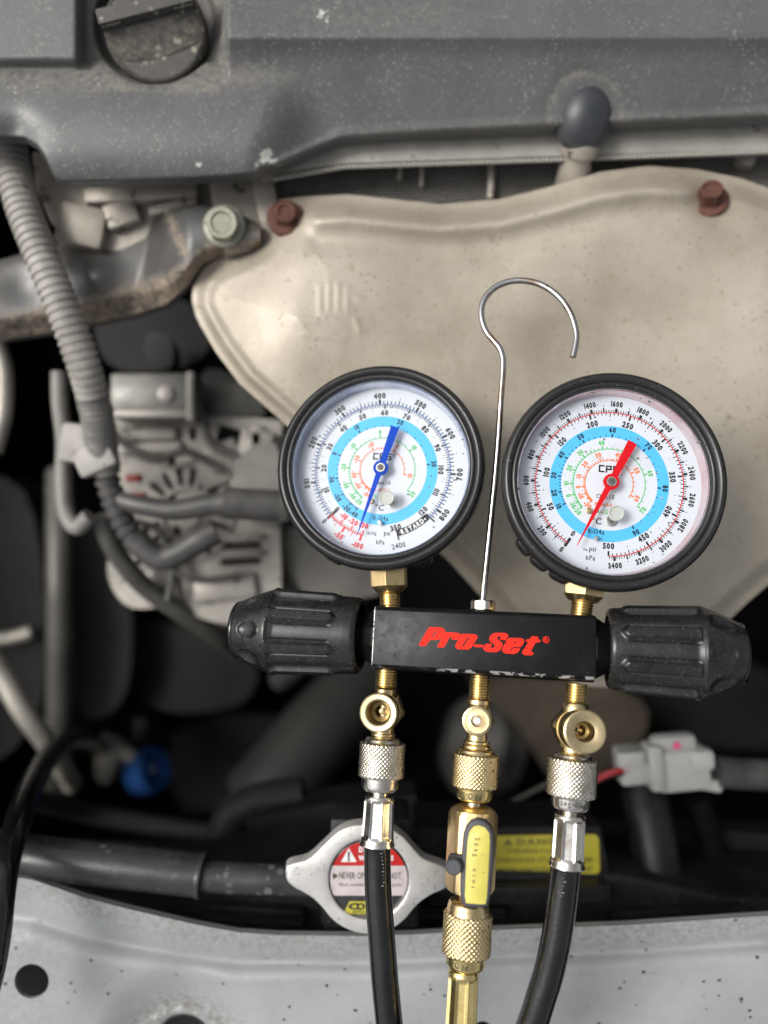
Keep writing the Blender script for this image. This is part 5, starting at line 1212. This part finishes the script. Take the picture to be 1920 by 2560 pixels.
mb = MB(); ptube(mb, [(1790, 1928, -.122), (1860, 1935, -.125), (1960, 1940, -.13), (2060, 1950, -.14)], 8.2, 20, 40, rf=lambda a, l, r: r*(1.07 if (l/mm % 3.4) < 1.9 else .9)); part('corrugated_sleeve', mb, M_dloom, cn)
pipe('coolant_pipe', [(1610, 1980, -.135), (1625, 2060, -.125), (1640, 2150, -.118), (1655, 2260, -.115)], 13.5, M_black, 'black rubber pipe standing below the grey plug', 'pipe')
pipe('thin_coolant_pipe', [(1740, 1990, -.15), (1770, 2090, -.15), (1800, 2220, -.15)], 8, M_dark, 'thinner dark pipe right of the thick rubber one', 'pipe')

# ---- silver front panel
pt_ = lambda x: np.interp(x, [-300, 0, 33, 81, 217, 325, 488, 597, 700, 900, 1032, 1234, 1560, 1920, 2200], [2180, 2184, 2186, 2193, 2240, 2268, 2306, 2326, 2333, 2335, 2331, 2320, 2308, 2284, 2262])
pb_ = lambda x: np.full_like(np.asarray(x, float), 2760.0)
HOLES = [((79, 2453), 43, 43), ((457, 2606), 74, 72), ((1206, 2578), 25, 25)]
def zpan(X, Y):
    d = Y - pt_(X); wv = np.interp(X, [0, 300, 700, 1920], [92, 84, 62, 62])
    h = 3.2*(1-sstep(0, .75, d/wv)*.55) - 2.6*np.exp(-((d/wv-1.12)/.30)**2) + 2.0*sstep(1.1, 1.9, d/wv) + .25*np.exp(-((d/wv-1.85)/.25)**2)
    h -= 3*(1-sstep(0, 6, d))
    rr = np.hypot(X-457, (Y-2640)*1.0); h -= 9*(1-sstep(95, 235, rr)) 
    h += 2.2*np.exp(-((rr-112)/14)**2)
    h += .7*np.sin(X/150)*np.sin(Y/90) + .35*np.sin(X/63+Y/41)
    return -.050 + h*mm
xs = np.arange(-300, 2201, 7.0)
V, X, Y = height_mesh(xs, pt_, pb_, 110, zpan, power=1.25)
PX, PY = X.copy(), Y.copy()
inside = np.zeros(X.shape, bool)
for (cx, cy), rx, ry in HOLES:
    e = np.sqrt(((X-cx)/rx)**2+((Y-cy)/ry)**2); inside |= e < 1
r_, c_n = X.shape; faces = []
keepv = np.zeros(X.shape, bool)
for i in range(r_-1):
    for j in range(c_n-1):
        if inside[i, j] and inside[i+1, j] and inside[i, j+1] and inside[i+1, j+1]: continue
        faces.append((i*c_n+j, (i+1)*c_n+j, (i+1)*c_n+j+1, i*c_n+j+1))
for (cx, cy), rx, ry in HOLES:
    e = np.sqrt(((X-cx)/rx)**2+((Y-cy)/ry)**2); m_ = e < 1
    ee = np.maximum(e, 1e-3); PX[m_] = (cx + (X-cx)/ee)[m_]; PY[m_] = (cy + (Y-cy)/ee)[m_]
Z = zpan(PX, PY); s = (H-Z)/FPX
V = np.stack([(PX-960)*s, (1280-PY)*s, Z], -1)
mb = MB(); mb.add(V.reshape(-1, 3), faces)
nb = V[0]; lo = nb - np.array([0, 0, 2.2*mm]); n = len(nb); mb.add(list(nb)+list(lo), [(i, i+1, i+1+n, i+n) for i in range(n-1)])
for (cx, cy), rx, ry in HOLES:
    ring = []
    for k in range(64):
        a = 2*PI*k/64; x_, y_ = cx+rx*1.0*math.cos(a), cy+ry*math.sin(a); z_ = float(zpan(np.array([[x_]]), np.array([[y_]]))[0, 0]); ring.append((P(x_, y_, z_), P(x_, y_, z_)-Vector((0, 0, 1.8*mm))))
    vs2 = [q[0] for q in ring]+[q[1] for q in ring]; mb.add(vs2, [(k, (k+1) % 64, 64+(k+1) % 64, 64+k) for k in range(64)])
fp = solo('front_panel', mb, M_panel, 'silver painted front crossmember along the bottom, scuffed, with punched holes', 'car panel', P(960, 2450, -.055), sharp=60)
full = np.zeros(len(fp.data.vertices)); d = (Y-pt_(X)); rr = np.hypot(X-457, Y-2640)
ds_ = .42*(1-sstep(30, 80, d)) + .8*np.exp(-((rr-125)/35)**2) + .2*np.exp(-((X-60)/90)**2)*(Y > 2330) + .10
full[:d.size] = np.clip(ds_, 0, 1).reshape(-1); set_attr(fp, 'dust', full)
mb = MB(); M = Matrix.Translation(P(457, 2604, -.0585)); lathe(mb, [(13.6*mm, -4*mm), (14.6*mm, 0), (14.0*mm, .8*mm), (13.2*mm, .3*mm), (12.8*mm, -6*mm)], M, 64, cap0=False, cap1=False); solo('hole_grommet', mb, M_steel, 'bright metal ring in the hole at the bottom edge', 'grommet', P(457, 2604, -.06))
mb = MB(); lathe(mb, [(12.8*mm, -7*mm), (12.8*mm, -3*mm), (12*mm, -2*mm), (9*mm, -2.4*mm)], M, 48); solo('rubber_plug', mb, M_cap, 'black plug sitting inside the bright metal ring', 'plug', P(457, 2604, -.067))
# black backing behind the panel holes
mb = MB(); ppoly(mb, [(-200, 2400), (600, 2400), (600, 2900), (-200, 2900)], -.12, 3); ppoly(mb, [(1100, 2500), (1330, 2500), (1330, 2900), (1100, 2900)], -.12, 3); solo('bumper_core', mb, M_dark, 'black bumper core glimpsed through the holes of the silver panel', 'bumper core', P(200, 2500, -.122))

# ================================================================== WATER DROPS
def hemi(rr, sq):
    vs_, fs_ = [], []; nr, ns = 3, 8
    for i in range(nr):
        a = PI/2*i/nr
        for k in range(ns): vs_.append((rr*math.cos(a)*math.cos(2*PI*k/ns), rr*math.cos(a)*math.sin(2*PI*k/ns), rr*sq*math.sin(a)))
    vs_.append((0, 0, rr*sq))
    for i in range(nr-1):
        for k in range(ns): fs_.append((i*ns+k, i*ns+(k+1) % ns, (i+1)*ns+(k+1) % ns, (i+1)*ns+k))
    for k in range(ns): fs_.append(((nr-1)*ns+k, (nr-1)*ns+(k+1) % ns, nr*ns))
    fs_.append(tuple(range(ns))[::-1]); return vs_, fs_
def drops(objs, count, rlo, rhi, label, box, seed, sq=.5):
    r_ = random.Random(seed); vsA, fsA = [], []
    for o in objs:
        n0 = len(vsA); mw_ = MATW[o]; vsA += [mw_ @ v.co for v in o.data.vertices]; fsA += [tuple(n0+i for i in p.vertices) for p in o.data.polygons]
    t = BVHTree.FromPolygons(vsA, fsA); mb = MB(); got = 0; tries = 0
    while got < count and tries < count*12:
        tries += 1
        tgt = P(r_.uniform(box[0], box[2]), r_.uniform(box[1], box[3]), 0); d = (tgt-CAM).normalized()
        hit, nn, idx, dist = t.ray_cast(CAM, d)
        if hit is None: continue
        if nn.dot(d) > 0: nn = -nn
        if nn.z < .35: continue
        rr = (rlo + (rhi-rlo)*r_.random()**3)*mm
        M = frame(hit - nn*rr*.06, nn); v_, f_ = hemi(rr, sq)
        st = 1+r_.random()*.5
        mb.add([M @ Vector((q[0]*st, q[1], q[2])) for q in v_], f_); got += 1
    return solo('water_droplets', mb, M_water, label, 'water droplets', ORG if objs[0].parent else P(960, 2400, -.05), kind='stuff', sharp=180)
kid = lambda g, nme: [c for c in g.children if c.name.startswith(nme)][0]
drops([kid(gL, 'lens')], 75, .10, .55, 'water droplets on the glass of the blue needle gauge', (700, 940, 1190, 1400), 1, .4)
drops([kid(gR, 'lens')], 120, .10, .6, 'water droplets on the glass of the red needle gauge', (1290, 960, 1790, 1430), 2, .4)
drops([gL, gR], 150, .12, .5, 'water droplets on the black rims of both gauges', (670, 890, 1840, 1480), 3)
drops([body], 70, .12, .5, 'water droplets on the black manifold body around the red lettering', (920, 1500, 1500, 1720), 4)
drops([knobL, knobR], 90, .12, .55, 'water droplets beaded on the two black knobs', (570, 1440, 1880, 1800), 5)
drops([tL, tR], 60, .12, .4, 'water droplets along the left and right black hoses', (900, 2110, 1470, 2560), 6)
drops([fp], 170, .2, .9, 'water droplets scattered over the silver front panel', (0, 2300, 1920, 2560), 8, .25)
drops([o for o in rh.children if o.type == 'MESH'], 26, .25, .9, 'water droplets on the thick radiator hose', (20, 2080, 740, 2280), 9, .35)

bpy.context.view_layer.update()
